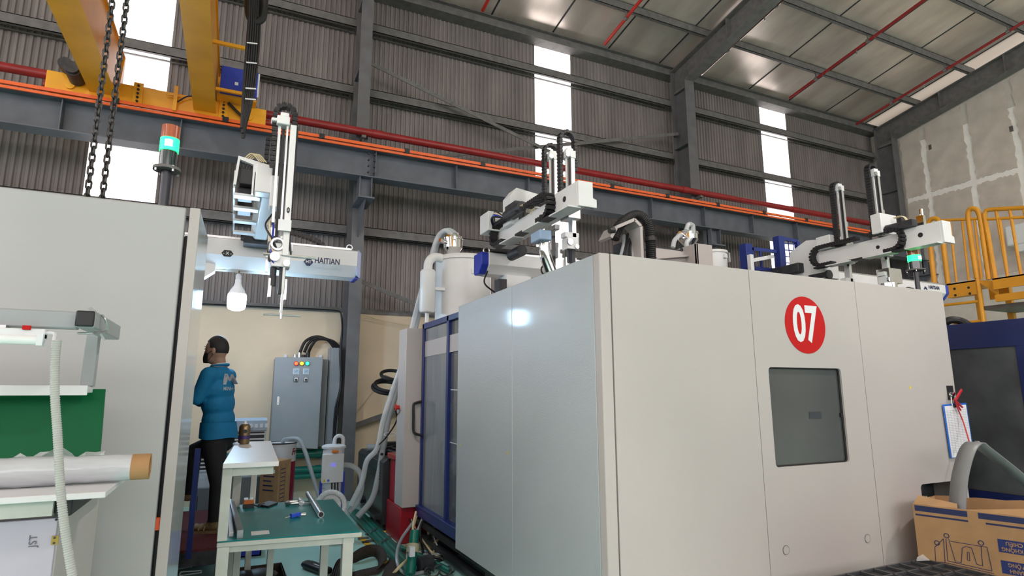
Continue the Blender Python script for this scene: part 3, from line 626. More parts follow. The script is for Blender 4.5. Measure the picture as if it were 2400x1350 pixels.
text('axis_letter', 'Z', .016, m_signwhite, r1, (.206, ya-.0325, 2.37), (1, 0, 0), (0, 0, 1), ext=.0003)
obj('lower_bar', MB().box(.200, ya-.012, 1.82, .212, ya+.012, 2.14), m_white, r1); obj('gripper_rod', MB().cyl((.118, ya, 1.805), (.305, ya, 1.805), .005, 8).cyl((.207, ya, 1.785), (.207, ya, 1.82), .008, 8), m_alu, r1)
obj('cross_rod', MB().cyl((.10, ya, 2.125), (.36, ya-.04, 2.118), .008, 8), m_alu, r1)
wrist(r1, .165, ya+.06, 2.20); wrist(r1, .185, ya+.02, 2.06)
obj('clamp_plate', B(.16, ya-.05, 2.25, .225, ya-.03, 2.31), M('clear_plate', (.75, .78, .8), .2), r1)
obj('drive_gear', MB().tube(arc((.165, ya-.02, 2.18), .03, 0, 345, X_, Z_, 20), .010, 6, closed=True), m_steel, r1)
for k in range(3): obj('air_hose', hose([(.13, ya+.05, 2.36-k*.03), (.10+k*.02, ya, 2.28), (.14, ya-.02, 2.2-k*.05), (.19, ya, 2.1-k*.02)], .005, 6), [m_black, m_tubing, m_blue][k], r1)
obj('arm_cable', MB().tube([(.228, ya-.01, 2.86), (.226, ya-.01, 2.5), (.222, ya-.02, 2.22), (.235, ya-.02, 2.12)], .005, 6), m_black, r1)
# lettering on the beam
bl = at(723, 614, Y=yb); lg = obj('logo_badge', MB().prism([bl + V((dx, -.002, dz)) for dx, dz in ((-.036, 0), (-.012, .03), (.012, .03), (.036, 0), (.012, -.03), (-.012, -.03))], (0, .002, 0)), m_logo, r1)
text('logo_letters', 'HT', .032, m_signwhite, lg, bl+V((0, -.003, 0)), (1, 0, 0), (0, 0, 1), ext=.0003, off=.001)
text('brand_lettering', 'HAITIAN', .064, m_logo, r1, at(767, 614.0, Y=yb)+V((0, -.002, .004)), (1, 0, 0), (0, 0, 1), ext=.0005, off=.0012, sx=.76)
text('slogan_lettering', 'SMART SOLUTIONS', .032, M('pale_grey_print', (.52, .58, .60), .5), r1, at(766, 626.5, Y=yb+.005)+V((0, -.004, 0)), (1, 0, 0), (0, 0, 1), ext=.0005, sx=.78)
hx = at(533, 594, Y=yb); ax = obj('axis_label', MB().prism([hx + V((dx, -.002, dz)) for dx, dz in ((-.040, 0), (-.022, .024), (.022, .024), (.040, 0), (.022, -.024), (-.022, -.024))], (0, .002, 0)), m_black, r1)
text('axis_letter', '- X -', .03, m_signwhite, ax, hx+V((0, -.003, 0)), (1, 0, 0), (0, 0, 1), ext=.0003, off=.0006)

# the left robot is the largest of the three and stands farther back
r1.scale = (1.404,)*3; r1.location = (-.702, 6.739, 2.032)

def big_robot(t, kx, ky0, ky1, kz0, kz1, yb, x0, x1, zb, capl, capr, arms, post):
    xbeam(t, x0, x1, yb, zb, .2, capl, capr)
    kw = .09
    obj('kick_beam', B(kx, ky0+.06, kz0, kx+kw, ky1, kz1), m_robot, t, .005)
    me = MB().prism([(kx-.01, ky0+.05, kz0-.02), (kx+kw+.05, ky0+.05, kz0-.02), (kx+kw+.05, ky0+.05, kz0+.04), (kx+kw+.02, ky0+.05, kz0+.05), (kx+kw+.02, ky0+.05, kz1+.02), (kx-.01, ky0+.05, kz1+.02)], (0, -.02, 0))
    ep = obj('end_plate', me, m_robot, t, .003)
    obj('end_side_plate', B(kx-.012, ky0+.05, kz0-.02, kx, ky0+.36, kz1+.02), m_robot, t, .003)
    for y in (ky0+.22, ky0+.62):
        if y < ky0+.3: obj('access_hole', MB().lathe([(.022, 0), (.022, .002)], (kx-.014, y, (kz0+kz1)/2+.01), 20, (1, 0, 0)), m_black, t)
        else: obj('access_hole', MB().lathe([(.018, 0), (.018, .002)], (kx-.002, y, (kz0+kz1)/2-.01), 20, (1, 0, 0)), m_black, t)
    n = 3
    for i in range(n):
        y = ky0+.05+i*(ky1-ky0)/n*.95; obj('bottom_shelf', MB().box(kx-.085, y, kz0-.03, kx+.02, y+.28, kz0-.018), m_robot, t, .002)
        obj('shelf_rubber', B(kx-.08, y+.29, kz0-.028, kx-.01, y+.42, kz0-.012), m_black, t)
    racetrack(t, kx-.045, (ky0+ky1)/2+.05, ky0+.45, kz0-.0, kz1+.035, -1, tail=.35)
    racetrack(t, kx-.045, (ky0+ky1)/2+.15, ky1-.06, kz0-.0, kz1+.035, 1, tail=.35)
    obj('carriage', MB().box(kx-.02, yb-.15, zb+.2, kx+.24, yb+.22, kz0-.01), m_dark, t, .01)
    obj('carriage_motor', MB().cyl((kx+.1, yb-.2, kz0-.08), (kx+.1, yb-.42, kz0-.08), .05, 14), m_dark, t)
    for i, (ax_, ay, azt, azb, axl, atop, azl) in enumerate(arms):
        arm(t, ax_, ay, azt, azb, axl, atop, azl); wrist(t, ax_-.02, ay, azb)
        obj('arm_slide', MB().box(ax_-.07, ay-.06, kz0-.02, ax_+.04, ay+.06, kz1+.06), m_steel, t, .004)
    obj('mounting_post', B(post[0], post[1], 1.9, post[0]+.26, post[1]+.2, zb), m_robot, t, .005)

# --- middle robot on machine 07
r2 = thing('takeout_robot', 'white take-out robot with two looped cable chains in front of the middle bright strip', 'robot', (2.3, 4.9, 1.9), 'take-out robots on the machines')
big_robot(r2, 2.1, 3.33, 4.75, 2.70, 2.845, 4.9, 2.07, 4.3, 2.49, True, False,
          [(2.33, 4.12, 3.36, 2.30, 2.245, 3.475, 2.95), (2.24, 3.70, 3.20, 2.45, 2.155, 3.40, 2.90)], (2.25, 4.92))
obj('motor_cover', MB().prism([(2.06, 4.42, 2.83), (2.06, 4.42, 3.08), (2.12, 4.42, 3.16), (2.42, 4.42, 3.12), (2.42, 4.42, 3.0), (2.17, 4.42, 3.0), (2.14, 4.42, 2.97), (2.14, 4.42, 2.83)], (0, .16, 0)), m_robot, r2, .004)
obj('terminal_block', MB().box(2.2, 4.3, 3.0, 2.34, 4.38, 3.025), m_dark, r2); airlines(r2, (2.24, 4.34, 3.03), (2.42, 4.3, 2.92), 4, .08)
obj('motor_cover', MB().box(1.98, 4.72, 2.84, 2.26, 4.92, 3.02), m_robot, r2, .006)
obj('servo_motor', MB().box(2.0, 4.2, 2.86, 2.09, 4.4, 2.96).cyl((2.04, 4.15, 2.9), (2.04, 4.45, 2.9), .045, 12), m_dark, r2)
for k in range(4): obj('cable', hose([(2.04, 4.5, 2.9), (2.0-k*.01, 4.62, 2.98-k*.02), (2.06, 4.75, 2.84)], .008, 6), [m_black, m_tubing, m_blue, m_black][k], r2)
airlines(r2, (2.02, 4.15, 2.9), (2.1, 4.1, 2.82), 5, .05)
obj('lifting_hook', MB().tube(arc((2.08, 5.0, 2.72), .03, -40, 220, X_, Z_, 14), .007, 6), m_steel, r2)
eu_ = at(1268, 556, Y=3.8)
obj('elbow_unit', B(eu_.x-.05, 3.72, eu_.z-.04, eu_.x+.05, 3.88, eu_.z+.04), M('steel_blue', (.30, .44, .62), .35), r2, .01); obj('silver_duct', MB().tube(catmull([eu_+V((.03, 0, -.04)), eu_+V((.03, 0, -.10)), eu_+V((.05, 0, -.18)), eu_+V((.1, 0, -.3))], 6), .045, 16), m_chrome, r2)
sp0 = at(1303, 530, Y=3.9); obj('silver_post', B(sp0.x-.03, 3.86, 2.0, sp0.x+.03, 3.92, sp0.z), m_chrome, r2)
obj('coiled_cable', MB().tube(arc((2.33, 4.3, 2.42), .04, 0, 345, X_, Z_, 16), .008, 6, closed=True), m_black, r2); obj('power_cable', hose([(2.05, 4.9, 2.5), (2.0, 4.85, 2.38), (2.1, 4.85, 2.30), (2.3, 4.9, 2.2)], .008, 6), m_black, r2)
obj('plug_box', B(2.30, 4.2, 2.2, 2.36, 4.26, 2.4), m_dark, r2); obj('plug_box', B(2.12, 4.8, 2.25, 2.2, 4.9, 2.42), m_dark, r2)

# --- right robot on the navy machine
r3 = thing('takeout_robot', 'white take-out robot beside the yellow railings with long black racetrack cable chain', 'robot', (6.2, 4.5, 1.9), 'take-out robots on the machines')
big_robot(r3, 5.5, 2.86, 4.12, 2.695, 2.85, 4.5, 5.92, 8.42, 2.59, True, True,
          [(5.58, 3.86, 3.48, 2.40, 5.49, 3.545, 2.86), (5.62, 3.50, 3.52, 2.40, 5.53, 3.62, 2.9)], (6.6, 4.52))
obj('motor_cover', B(5.40, 3.36, 2.87, 5.64, 3.46, 3.06), m_robot, r3, .006); obj('motor_cover', MB().prism([(5.56, 4.10, 2.58), (5.56, 4.10, 3.0), (5.56, 4.3, 3.03), (5.56, 4.52, 2.94), (5.56, 4.55, 2.58)], (.22, 0, 0)), m_robot, r3, .008)
obj('rear_cover', B(5.46, 3.94, 2.86, 5.64, 4.1, 3.0), m_robot, r3, .006)
airlines(r3, (5.55, 3.34, 3.02), (5.62, 3.24, 2.92), 4, .05); obj('servo_motor', MB().cyl((5.46, 3.2, 2.9), (5.46, 3.35, 2.9), .04, 12).box(5.42, 3.1, 2.87, 5.5, 3.22, 2.93), m_dark, r3)
obj('small_valve', MB().box(5.56, 3.08, 2.88, 5.6, 3.14, 2.98).cyl((5.58, 3.1, 2.98), (5.58, 3.1, 3.04), .015, 8), m_chrome, r3)
lgb = at(2186, 678, Y=4.5); text('brand_lettering', 'HAITIAN', .062, m_logo, r3, lgb+V((.03, -.003, .022)), (1, 0, 0), (0, 0, 1), ext=.0005, off=.002, sx=.95)
obj('logo_badge', MB().prism([at(2169, 676, Y=4.5)+V((dx*.8, -.003, dz*.8)) for dx, dz in ((-.05, -.02), (-.015, .03), (.015, .03), (.05, -.02), (.02, -.02), (0, .0), (-.02, -.02))], (0, .003, 0)), m_logo, r3)
obj('blow_hose', hose([(5.75, 4.3, 2.55), (5.9, 4.1, 2.5), (6.1, 3.9, 2.42), (6.3, 3.85, 2.36)], .035), m_rubber, r3)
obj('silver_wrist', MB().cyl((5.62, 3.5, 2.35), (5.62, 3.5, 2.42), .075, 18).cyl((5.62, 3.5, 2.1), (5.62, 3.5, 2.35), .05, 16).box(5.56, 3.44, 2.42, 5.75, 3.56, 2.56), m_chrome, r3)
obj('axis_cable', hose([(5.6, 3.4, 2.2), (5.66, 3.36, 2.12), (5.7, 3.38, 2.02)], .01), m_greenpipe, r3)
t3 = tower(2140, 584, 634, 3.2, 24, 1.93, 'small stack light with glowing green lens in front of the yellow railings', .02)
hb3 = at(2120, 640, Y=3.25)
single('bent_rail', MB().tube(catmull([(hb3.x-.03, 3.25, 1.9), (hb3.x-.03, 3.25, 2.2), (hb3.x-.02, 3.25, 2.3), (hb3.x+.02, 3.25, 2.33), (hb3.x+.10, 3.25, 2.33)], 5), .009, 8), m_steel, 'thin bent steel bar standing beside the small stack light', 'bar')

# ================================================================== ON TOP OF THE MACHINES
def loader(px0, px1, ytop, ybody, ycone, Y, label, zfoot, out=None):
    """chrome vacuum hopper loader: lid, cylinder, cone, throat"""
    xc = at((px0+px1)/2, ybody, Y=Y).x; R_ = abs(at(px1, ybody, Y=Y).x-at(px0, ybody, Y=Y).x)/2*.92
    zt, zb, zc = at(px0, ytop, Y=Y).z, at(px0, ybody, Y=Y).z, at(px0, ycone, Y=Y).z
    t = thing('hopper_loader', label, 'hopper', (xc, Y, zfoot), 'chrome hopper loaders'); H = zt-zb
    obj('body', MB().lathe([(R_, zb), (R_, zb+H*.55)], (xc, Y, 0), 28), m_chrome, t); obj('cone', MB().lathe([(R_*.25, zc), (R_, zb)], (xc, Y, 0), 28), m_chrome, t)
    obj('rim', MB().lathe([(R_*1.08, zb+H*.55), (R_*1.08, zb+H*.64)], (xc, Y, 0), 28), m_chrome, t); obj('lid', MB().lathe([(R_, zb+H*.64), (R_*.95, zb+H*.8), (R_*.5, zb+H*.88), (R_*.45, zt)], (xc, Y, 0), 28), m_chrome, t)
    obj('throat', MB().lathe([(R_*.6, zfoot), (R_*.6, zfoot+.02), (R_*.3, zfoot+.02), (R_*.25, zc)], (xc, Y, 0), 20), m_chrome, t)
    obj('inlet_pipe', MB().cyl((xc-R_*.8, Y-.02, zb+H*.3), (xc-R_*1.6, Y-.06, zb+H*.4), R_*.2, 12), m_chrome, t)
    for a in (20, 140, 260): obj('clamp', B(xc+R_*1.05*math.cos(math.radians(a))-.012, Y+R_*1.05*math.sin(math.radians(a))-.012, zb+H*.45, xc+R_*1.05*math.cos(math.radians(a))+.012, Y+R_*1.05*math.sin(math.radians(a))+.012, zb+H*.68), m_steel, t)
    return t, xc, R_, zt, zb, H
# big dryer
dx, dy = 2.335, 6.3; dz1 = at(1086, 612, Y=dy).z
dt = thing('hopper_dryer', 'big white drum dryer behind the middle robot', 'dryer', (dx, dy, 1.9))
obj('drum', MB().lathe([(.32, 2.02), (.32, dz1-.03), (.335, dz1-.03), (.335, dz1), (.30, dz1+.03), (.0, dz1+.035)], (dx, dy, 0), 48), m_white, dt)
obj('lower_cone', MB().lathe([(.10, 1.9), (.12, 1.92), (.32, 2.02)], (dx, dy, 0), 32), m_white, dt)
pl = at(1113, 638, Y=6.02); obj('sight_plate', B(pl.x-.06, 5.97, pl.z-.03, pl.x+.03, 6.03, pl.z+.03), m_white, dt, .004); obj('sight_knob', MB().cyl((pl.x-.005, 5.955, pl.z), (pl.x-.005, 5.97, pl.z), .014, 12), m_steel, dt)
fx = at(1002, 680, Y=6.15).x; fz0, fz1 = at(1002, 728, Y=6.15).z, at(1002, 637, Y=6.15).z
obj('filter_canister', MB().lathe([(.075, fz0-.02), (.085, fz0), (.085, fz1), (.07, fz1+.02)], (fx, 6.15, 0), 28), m_white, dt); obj('filter_outlet', MB().lathe([(.022, fz0-.13), (.022, fz0-.02)], (fx, 6.15, 0), 14), m_white, dt)
obj('duct_elbow', MB().tube(catmull([(fx, 6.15, fz1), (fx+.005, 6.15, fz1+.10), (fx+.06, 6.17, fz1+.17), (fx+.16, 6.2, fz1+.18), (fx+.30, 6.25, fz1+.13)], 6), .05, 16), m_white, dt)
obj('bracket', B(fx+.07, 6.12, fz1-.2, dx-.28, 6.2, fz1-.17), m_white, dt)
l1, lx, lr, lzt, lzb, lH = loader(1038, 1084, 545, 580, 604, 6.3, 'large chrome hopper loader on top of the big white drum', dz1+.03)
hs = thing('conveying_hose', 'pair of long clear hoses running from the large chrome loader down to the floor', 'hose', (1.3, 6.5, .1))
for k in range(2):
    pp = [(1060+k*12, 552), (1044+k*6, 540), (1024+k*4, 560), (1003+k*6, 630), (985+k*6, 690), (966+k*8, 765), (950+k*6, 830), (922+k*10, 910), (898+k*12, 985)]
    pp += [(884, 1050), (860, 1080), (848, 1130), (822, 1185)] if k == 0 else [(898, 1050), (888, 1110), (872, 1170), (838, 1212)]
    pts = [at(a, b, Y=(6.28 if i < 2 else 6.42 if i < 5 else 6.5)+k*.03) for i, (a, b) in enumerate(pp)]
    obj('hose', hose(pts, .032 if k else .028, 12), m_hosegrey if k else m_clear, hs)
pt = at(914, 1018, Y=6.45); obj('tie_wrap', MB().tube(arc(pt, .065, 0, 345, X_, V((0, .3, .3)), 14), .004, 6, closed=True), m_signwhite, hs)
obj('signal_wire', hose([at(x, y, Y=6.38) for x, y in ((1018, 600), (1010, 650), (985, 700))], .005, 6), m_black, hs)
# arch-shaped hose bracket over machine 07
YA = 3.5
ah = thing('hose_bracket', 'beige bent-plate arch with thick black conduit on top of the machine marked 07', 'bracket', (at(1480, 590, Y=YA).x, YA, 1.75))
ap = [at(x, y, Y=YA) for x, y in ((1433, 556), (1446, 532), (1488, 514), (1503, 530), (1506, 602))]; ap.append(V((ap[-1].x, YA, 1.75)))
ab = MB()
for p, q in zip(ap, ap[1:]): ab.beam(p, q, .16, .02, up=(0, 1, 0))
arp = MB()
for p, q in zip(ap, ap[1:]):
    n = V((-(q-p).z, 0, (q-p).x)).normalized()*.012
    arp.prism([p-n, q-n, q+n, p+n], (0, .16, 0))
obj('arch_plate', arp, m_panel, ah)
obj('conduit', ribbed([at(x, y, Y=YA+.08) for x, y in ((1440, 560), (1452, 528), (1490, 504), (1515, 520), (1524, 560), (1526, 615), (1526, 660))], .040, .016, 14, .1), m_rubber, ah)
obj('conduit_clamp', MB().lathe([(.048, 0), (.048, .03)], at(1525, 566, Y=YA+.08), 16), m_black, ah); obj('screw_knob', MB().cyl(at(1428, 540, Y=YA), at(1440, 540, Y=YA), .022, 10), m_black, ah)
vt = thing('valve_block', 'dark cluster of valves and cables under the beige arch', 'valve', (at(1470, 590, Y=3.75).x, 3.75, 1.75))
vc = at(1475, 585, Y=3.75)
obj('valve_body', MB().box(vc.x-.09, 3.7, 1.75, vc.x+.10, 3.85, vc.z+.05).box(vc.x-.04, 3.68, vc.z+.05, vc.x+.08, 3.8, vc.z+.09), m_dark, vt, .008)
for k in range(5): obj('cable', hose([(vc.x-.08+k*.03, 3.7, vc.z+.03), (vc.x-.11+k*.035, 3.66, vc.z+.08+.02*(k % 2)), (vc.x-.15+k*.02, 3.62, vc.z+.0), (vc.x-.2+k*.03, 3.6, vc.z-.12)], .012, 8), [m_hosegrey, m_black, m_dark, m_black, m_steel][k], vt)
# beige bracket box with small loader
YB = 4.6
p0, p1, p2 = at(1532, 600, Y=YB), at(1606, 578, Y=YB), at(1645, 617, Y=YB)
bx = thing('loader_stand', 'beige sheet-metal stand carrying the small chrome loader', 'stand', ((p0.x+p2.x)/2, YB, 1.9))
obj('side_wall', B(p0.x, YB, 1.9, p1.x, YB+.02, at(1560, 584, Y=YB).z), m_panel, bx); obj('front_wall', MB().box(p1.x, YB-.16, 1.9, p2.x, YB-.13, p1.z), m_panel, bx, .004); obj('side_wall', B(p1.x, YB-.16, 1.9, p1.x+.02, YB+.3, p1.z), m_panel, bx)
obj('rib', BE((p0.x, YB-.03, at(1535, 607, Y=YB).z), (p1.x, YB-.03, at(1600, 600, Y=YB).z), .04, .02), m_panel, bx); obj('base', B(p0.x, YB-.16, 1.9, p2.x, YB+.3, 1.92), m_panel, bx)
obj('hole', MB().lathe([(.02, 0), (.02, .003)], at(1598, 585, Y=YB-.004), 16, (0, 1, 0)), m_black, bx); obj('vent', B(p2.x-.06, YB-.163, 2.42, p2.x-.02, YB-.16, 2.435), m_black, bx)
obj('tool_tray', MB().box(p0.x, YB+.02, at(1560, 584, Y=YB).z, p1.x-.05, YB+.14, at(1560, 580, Y=YB).z).beam((p0.x+.1, YB+.05, 2.78), (p1.x-.1, YB+.05, 2.75), .05, .03), m_dark, bx)
l2, l2x, l2r, l2zt, l2zb, l2H = loader(1594, 1632, 536, 560, 580, YB+.12, 'small chrome hopper loader on the beige stand', at(1613, 580, Y=YB+.12).z-.02)
h2 = thing('conveying_hose', 'short clear hose curving over the small chrome loader', 'hose', (l2x, YB+.1, 2.7))
obj('hose', hose([at(x, y, Y=YB+.04) for x, y in ((1577, 580), (1582, 562), (1596, 550))], .024), m_clear, h2); obj('hose', hose([at(x, y, Y=YB+.02) for x, y in ((1608, 540), (1614, 526), (1624, 530), (1622, 552), (1610, 568), (1611, 582))], .024), m_clear, h2)
dc = at(1672, 600, Y=5.6); d2 = thing('hopper_dryer', 'small white drum lid just showing behind the top edge of the machine marked 07', 'dryer', (dc.x, 5.6, 1.9))
obj('drum', MB().lathe([(.165, 1.9), (.165, dc.z+.02), (.178, dc.z+.02), (.178, dc.z+.05), (.15, dc.z+.06), (0, dc.z+.065)], (dc.x, 5.6, 0), 36), m_white, d2); obj('sight_plate', B(dc.x+.0, 5.41, dc.z-.06, dc.x+.05, 5.44, dc.z-.01), m_white, d2); obj('lid_clip', B(dc.x+.165, 5.5, dc.z-.08, dc.x+.19, 5.54, dc.z+.04), m_steel, d2)
# blue guard cage on the navy machine
YC = 4.75
bc = thing('guard_cage', 'blue mesh guard gate on the machine top left of the right robot', 'guard', (at(1800, 630, Y=YC).x, YC, 1.93))
def post(px, yt, w, n='post', Y=YC): p = at(px, yt, Y=Y); return obj(n, B(p.x-w/2, Y-w/2, 1.93, p.x+w/2, Y+w/2, p.z), M('guard_blue', (.012, .03, .20), .4), bc, .003)
post(1747, 573, .10); post(1824, 555, .09); post(1868, 566, .05); post(1762, 580, .03); post(1781, 582, .025)
g = _M['guard_blue']
for a, b in (((1824, 557), (1868, 566)), ((1752, 582), (1818, 590)), ((1752, 628), (1824, 634))): obj('rail', BE(at(*a, Y=YC), at(*b, Y=YC), .03, .04), g, bc)
for px in (1836, 1847, 1858): post(px, 562, .010, 'mesh_bar')
for k in range(5): obj('mesh_bar', BE(at(1826, 570+k*15, Y=YC), at(1868, 573+k*15, Y=YC), .01, .01), g, bc)
obj('curved_bar', MB().tube(catmull([at(x, y, Y=YC-.03) for x, y in ((1757, 582), (1764, 592), (1767, 610), (1767, 630))], 5), .01, 8), g, bc)
cb = thing('support_tube', 'white square tube leaning on a short post inside the blue guard', 'tube', (at(1757, 620, Y=YC-.08).x, YC-.08, 1.93))
q = at(1758, 597, Y=YC-.08); obj('post', B(q.x-.025, YC-.105, 1.93, q.x+.025, YC-.055, q.z), m_white, cb, .003); obj('tube', BE(at(1760, 611, Y=YC-.08), at(1812, 601, Y=YC-.08), .03, .04), m_white, cb)

# ================================================================== YELLOW PLATFORM
XP = 10.0
yp = thing('access_platform', 'yellow steel platform with hooped railings in front of the boarded end wall', 'platform', (XP+.5, 4.8, 0))
def yt(pts, r=.024, name='rail', n=10, cm=False, X=XP):
    p = [at(a, b, X=X) for a, b in pts]; return obj(name, MB().tube(catmull(p, 6) if cm else p, r, n), m_yellow2, yp)
yt([(2190, 665), (2180, 575), (2175, 530), (2180, 516), (2190, 512), (2199, 516), (2206, 535), (2213, 590), (2222, 665)], .035, 'hoop', 12, True)
yt([(2200, 517), (2306, 512)], .022); 
for a in ((2226, 520, 2242, 662), (2255, 518, 2271, 660), (2284, 516, 2301, 655)): yt([a[:2], a[2:]], .017, 'baluster')
yt([(2290, 652), (2276, 560), (2269, 505), (2273, 491), (2281, 489), (2291, 494), (2298, 515), (2306, 570), (2318, 655)], .036, 'hoop', 12, True)
yt([(2333, 655), (2318, 565), (2307, 503), (2312, 493), (2322, 491), (2440, 485)], .032, 'rail', 10); yt([(2312, 514), (2440, 507)], .022)
for a in ((2335, 495, 2362, 650), (2343, 513, 2362, 650), (2367, 493, 2394, 650), (2400, 490, 2428, 648)): yt([a[:2], a[2:]], .02, 'baluster')
za, zb_ = at(2250, 662, X=XP).z, at(2250, 695, X=XP).z; y0, y1 = at(2288, 660, X=XP).y, at(2218, 660, X=XP).y
sd = obj('deck_channel', MB().box(XP-.02, y0, zb_+.02, XP, y1, za).box(XP-.02, y0, za-.02, XP+.9, y1, za).box(XP-.02, y0, zb_, XP+.12, y1, zb_+.02), m_yellow2, yp)
for x, y in ((2237, 677), (2270, 674), (2239, 692), (2273, 688)): p = at(x, y, X=XP-.021); obj('bolt_hole', MB().lathe([(.02, 0), (.02, .002)], p, 12, (1, 0, 0)), m_black, sd)
z2 = at(2350, 652, X=XP).z; y2 = at(2440, 660, X=XP).y; y3 = at(2335, 660, X=XP).y
obj('deck_channel', MB().box(XP-.1, y2, z2-.16, XP-.08, y3, z2).box(XP-.1, y2, z2-.34, XP-.04, y3, z2-.24).box(XP-.1, y2, z2-.02, XP+.9, y3, z2), m_yellow2, yp)
obj('knee_bracket', MB().prism([(XP+.0, y0, za), (XP+.0, y3, z2-.02), (XP, y3, z2-.25)], (.02, 0, 0)), m_yellow2, yp); obj('knee_bracket', B(XP+.3, y3, z2-.25, XP+.32, y0, z2), m_yellow2, yp)
yt([(2290, 650), (2297, 700), (2305, 760)], .03, 'ladder_stile'); yt([(2208, 716), (2297, 706)], .022, 'rung'); yt([(2236, 758), (2305, 752)], .022, 'rung')
for y in (y0, y1, y2+.2): obj('leg', B(XP+.8, y-.04, 0, XP+.88, y+.04, za-.02), m_yellow2, yp)
zl = at(2305, 760, X=XP); obj('leg', B(XP-.03, zl.y-.03, 0, XP+.03, zl.y+.03, zl.z), m_yellow2, yp)
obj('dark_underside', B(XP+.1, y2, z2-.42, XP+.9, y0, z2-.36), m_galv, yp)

# ================================================================== LAMP OVER THE AISLE
ly_ = 6.8; lc = at(555, 705, Y=ly_); lx_ = lc.x; zg = lc.z; ks = ly_/4.82
lb = thing('light_bulb', 'glowing white LED bulb hanging over the aisle from the left robot beam', 'lamp', (lx_, ly_, zg-.1))
def bl_(prof): return MB().lathe([(r*ks, (z-2.04)*ks) for r, z in prof], (lx_, ly_, zg), 32)
obj('globe', bl_([(0, 1.965), (.03, 1.967), (.055, 1.978), (.064, 2.0), (.066, 2.06), (.062, 2.09)]), emitter('led_globe', (.48, .74, 1.0), 140.), lb)
obj('housing', bl_([(.062, 2.09), (.05, 2.12), (.03, 2.15), (.022, 2.175), (.022, 2.2)]), M('lamp_white', (.85, .86, .88), .4), lb); obj('socket', bl_([(.019, 2.2), (.021, 2.23), (.012, 2.245)]), m_signwhite, lb)
zw = zg+.29*ks
obj('cable', MB().tube([(lx_, ly_, zg+.2*ks), (lx_+.002, ly_, zw)], .006, 6), m_kraft, lb); obj('cable_knot', MB().tube([V((lx_+.02*math.sin(i*1.3), ly_+.015*math.cos(i), zw-.09+i*.012)) for i in range(9)], .008, 6), m_signwhite, lb)
obj('strung_wire', hose([(-.38, 6.7, 2.70), (-.2, 6.75, 2.672), (lx_, ly_, zw-.03)], .006, 6), m_tubing, lb)

# unseen high-bay lamps added for overhead light, sides set by the shadow directions
for k, (x, y) in enumerate(((-2.6, -1.6), (6.2, -1.2))):
    zl_ = 7.6; hb_ = thing('high_bay_lamp', ['round high-bay lamp hanging from the roof on the left behind the viewpoint', 'round high-bay lamp hanging from the roof on the right behind the viewpoint'][k], 'lamp', (x, y, zl_), 'high-bay lamps')
    obj('housing', MB().lathe([(.24, zl_), (.25, zl_+.03), (.12, zl_+.12), (.08, zl_+.22)], (x, y, 0), 32), m_dark, hb_); obj('diffuser', MB().lathe([(0, zl_-.004), (.22, zl_-.004), (.23, zl_)], (x, y, 0), 32), emitter('high_bay_diffuser', (1, .90, .85), 620.), hb_); obj('suspension_rod', MB().cyl((x, y, zl_+.2), (x, y, roofz(y)), .012, 8), m_galv, hb_)

# ================================================================== LEFT WORK STATION
ws = thing('lamp_frame', 'grey square-tube frame with black end cap over the green board', 'frame', (-.45, 2.0, 1.41))
m_frame = M('frame_grey', (.34, .355, .37), .4, var=.04)
obj('cross_tube', B(-1.3, 1.765, 1.558, -.358, 1.803, 1.601), m_frame, ws, .004); obj('side_tube', B(-.357, 1.745, 1.56, -.317, 2.11, 1.602), m_frame, ws, .004); obj('end_cap', B(-.357, 1.738, 1.562, -.318, 1.746, 1.601), m_black, ws, .004)
obj('post', B(-.398, 2.09, 1.422, -.366, 2.125, 1.6), m_frame, ws, .003)
obj('wire_tie', hose([(-.315, 1.80, 1.6), (-.305, 1.80, 1.585), (-.305, 1.82, 1.56), (-.33, 1.78, 1.55), (-.36, 1.80, 1.55)], .003, 6), m_steel, ws); obj('wire_end', BE((-.33, 1.80, 1.605), (-.342, 1.80, 1.615), .008, .008), m_frame, ws); obj('wire_end', BE((-.312, 1.80, 1.55), (-.302, 1.80, 1.535), .005, .005), m_frame, ws)
tl = thing('tube_light', 'slim tube light with red switch fixed under the grey frame', 'lamp', (-.6, 1.75, 1.52))
e = at(108, 780, Y=1.755)
obj('housing', B(-1.3, 1.745, 1.528, e.x, 1.775, 1.553), m_signwhite, tl, .003); obj('tube', MB().cyl((-1.3, 1.745, 1.526), (e.x-.012, 1.745, 1.526), .011, 14), M('lamp_tube_off', (.80, .82, .82), .3), tl); obj('tube_end', B(e.x-.012, 1.735, 1.513, e.x, 1.765, 1.54), m_signwhite, tl)
s = at(63, 768, Y=1.743); obj('switch', B(s.x-.008, 1.738, s.z-.005, s.x+.008, 1.746, s.z+.005), m_red, tl, .001); obj('clip', B(-.52, 1.75, 1.55, -.49, 1.78, 1.56), m_steel, tl)
obj('lead', hose([(e.x, 1.755, 1.545), (e.x+.02, 1.74, 1.542), (e.x+.03, 1.70, 1.525), (e.x+.035, 1.68, 1.505)], .004, 6), m_signwhite, tl)
cd = [at(x, y, Y=1.68) for x, y in ((134, 797), (129, 850), (129, 930), (135, 1020), (139, 1100), (144, 1170), (152, 1240), (163, 1310), (178, 1400), (186, 1500))]; cd.append(V((cd[-1].x, 1.68, .0+.012)))
single('flexible_conduit', ribbed(cd, .0098, .0052, 12, .16), M('conduit_grey', (.46, .46, .44), .5), 'light grey ribbed conduit hanging from the tube light in front of the green board', 'conduit')
sh = thing('work_station', 'white shelf bench with green backboard in front of the left machine', 'workbench', (-.7, 2.1, 0))
obj('ledge', MB().box(-1.3, 2.06, 1.403, -.372, 2.13, 1.422).box(-1.3, 2.055, 1.396, -.372, 2.062, 1.424), m_laminate, sh, .002)
gbp = [at(247, 912, Y=2.15), at(232, 1076, Y=2.09)]
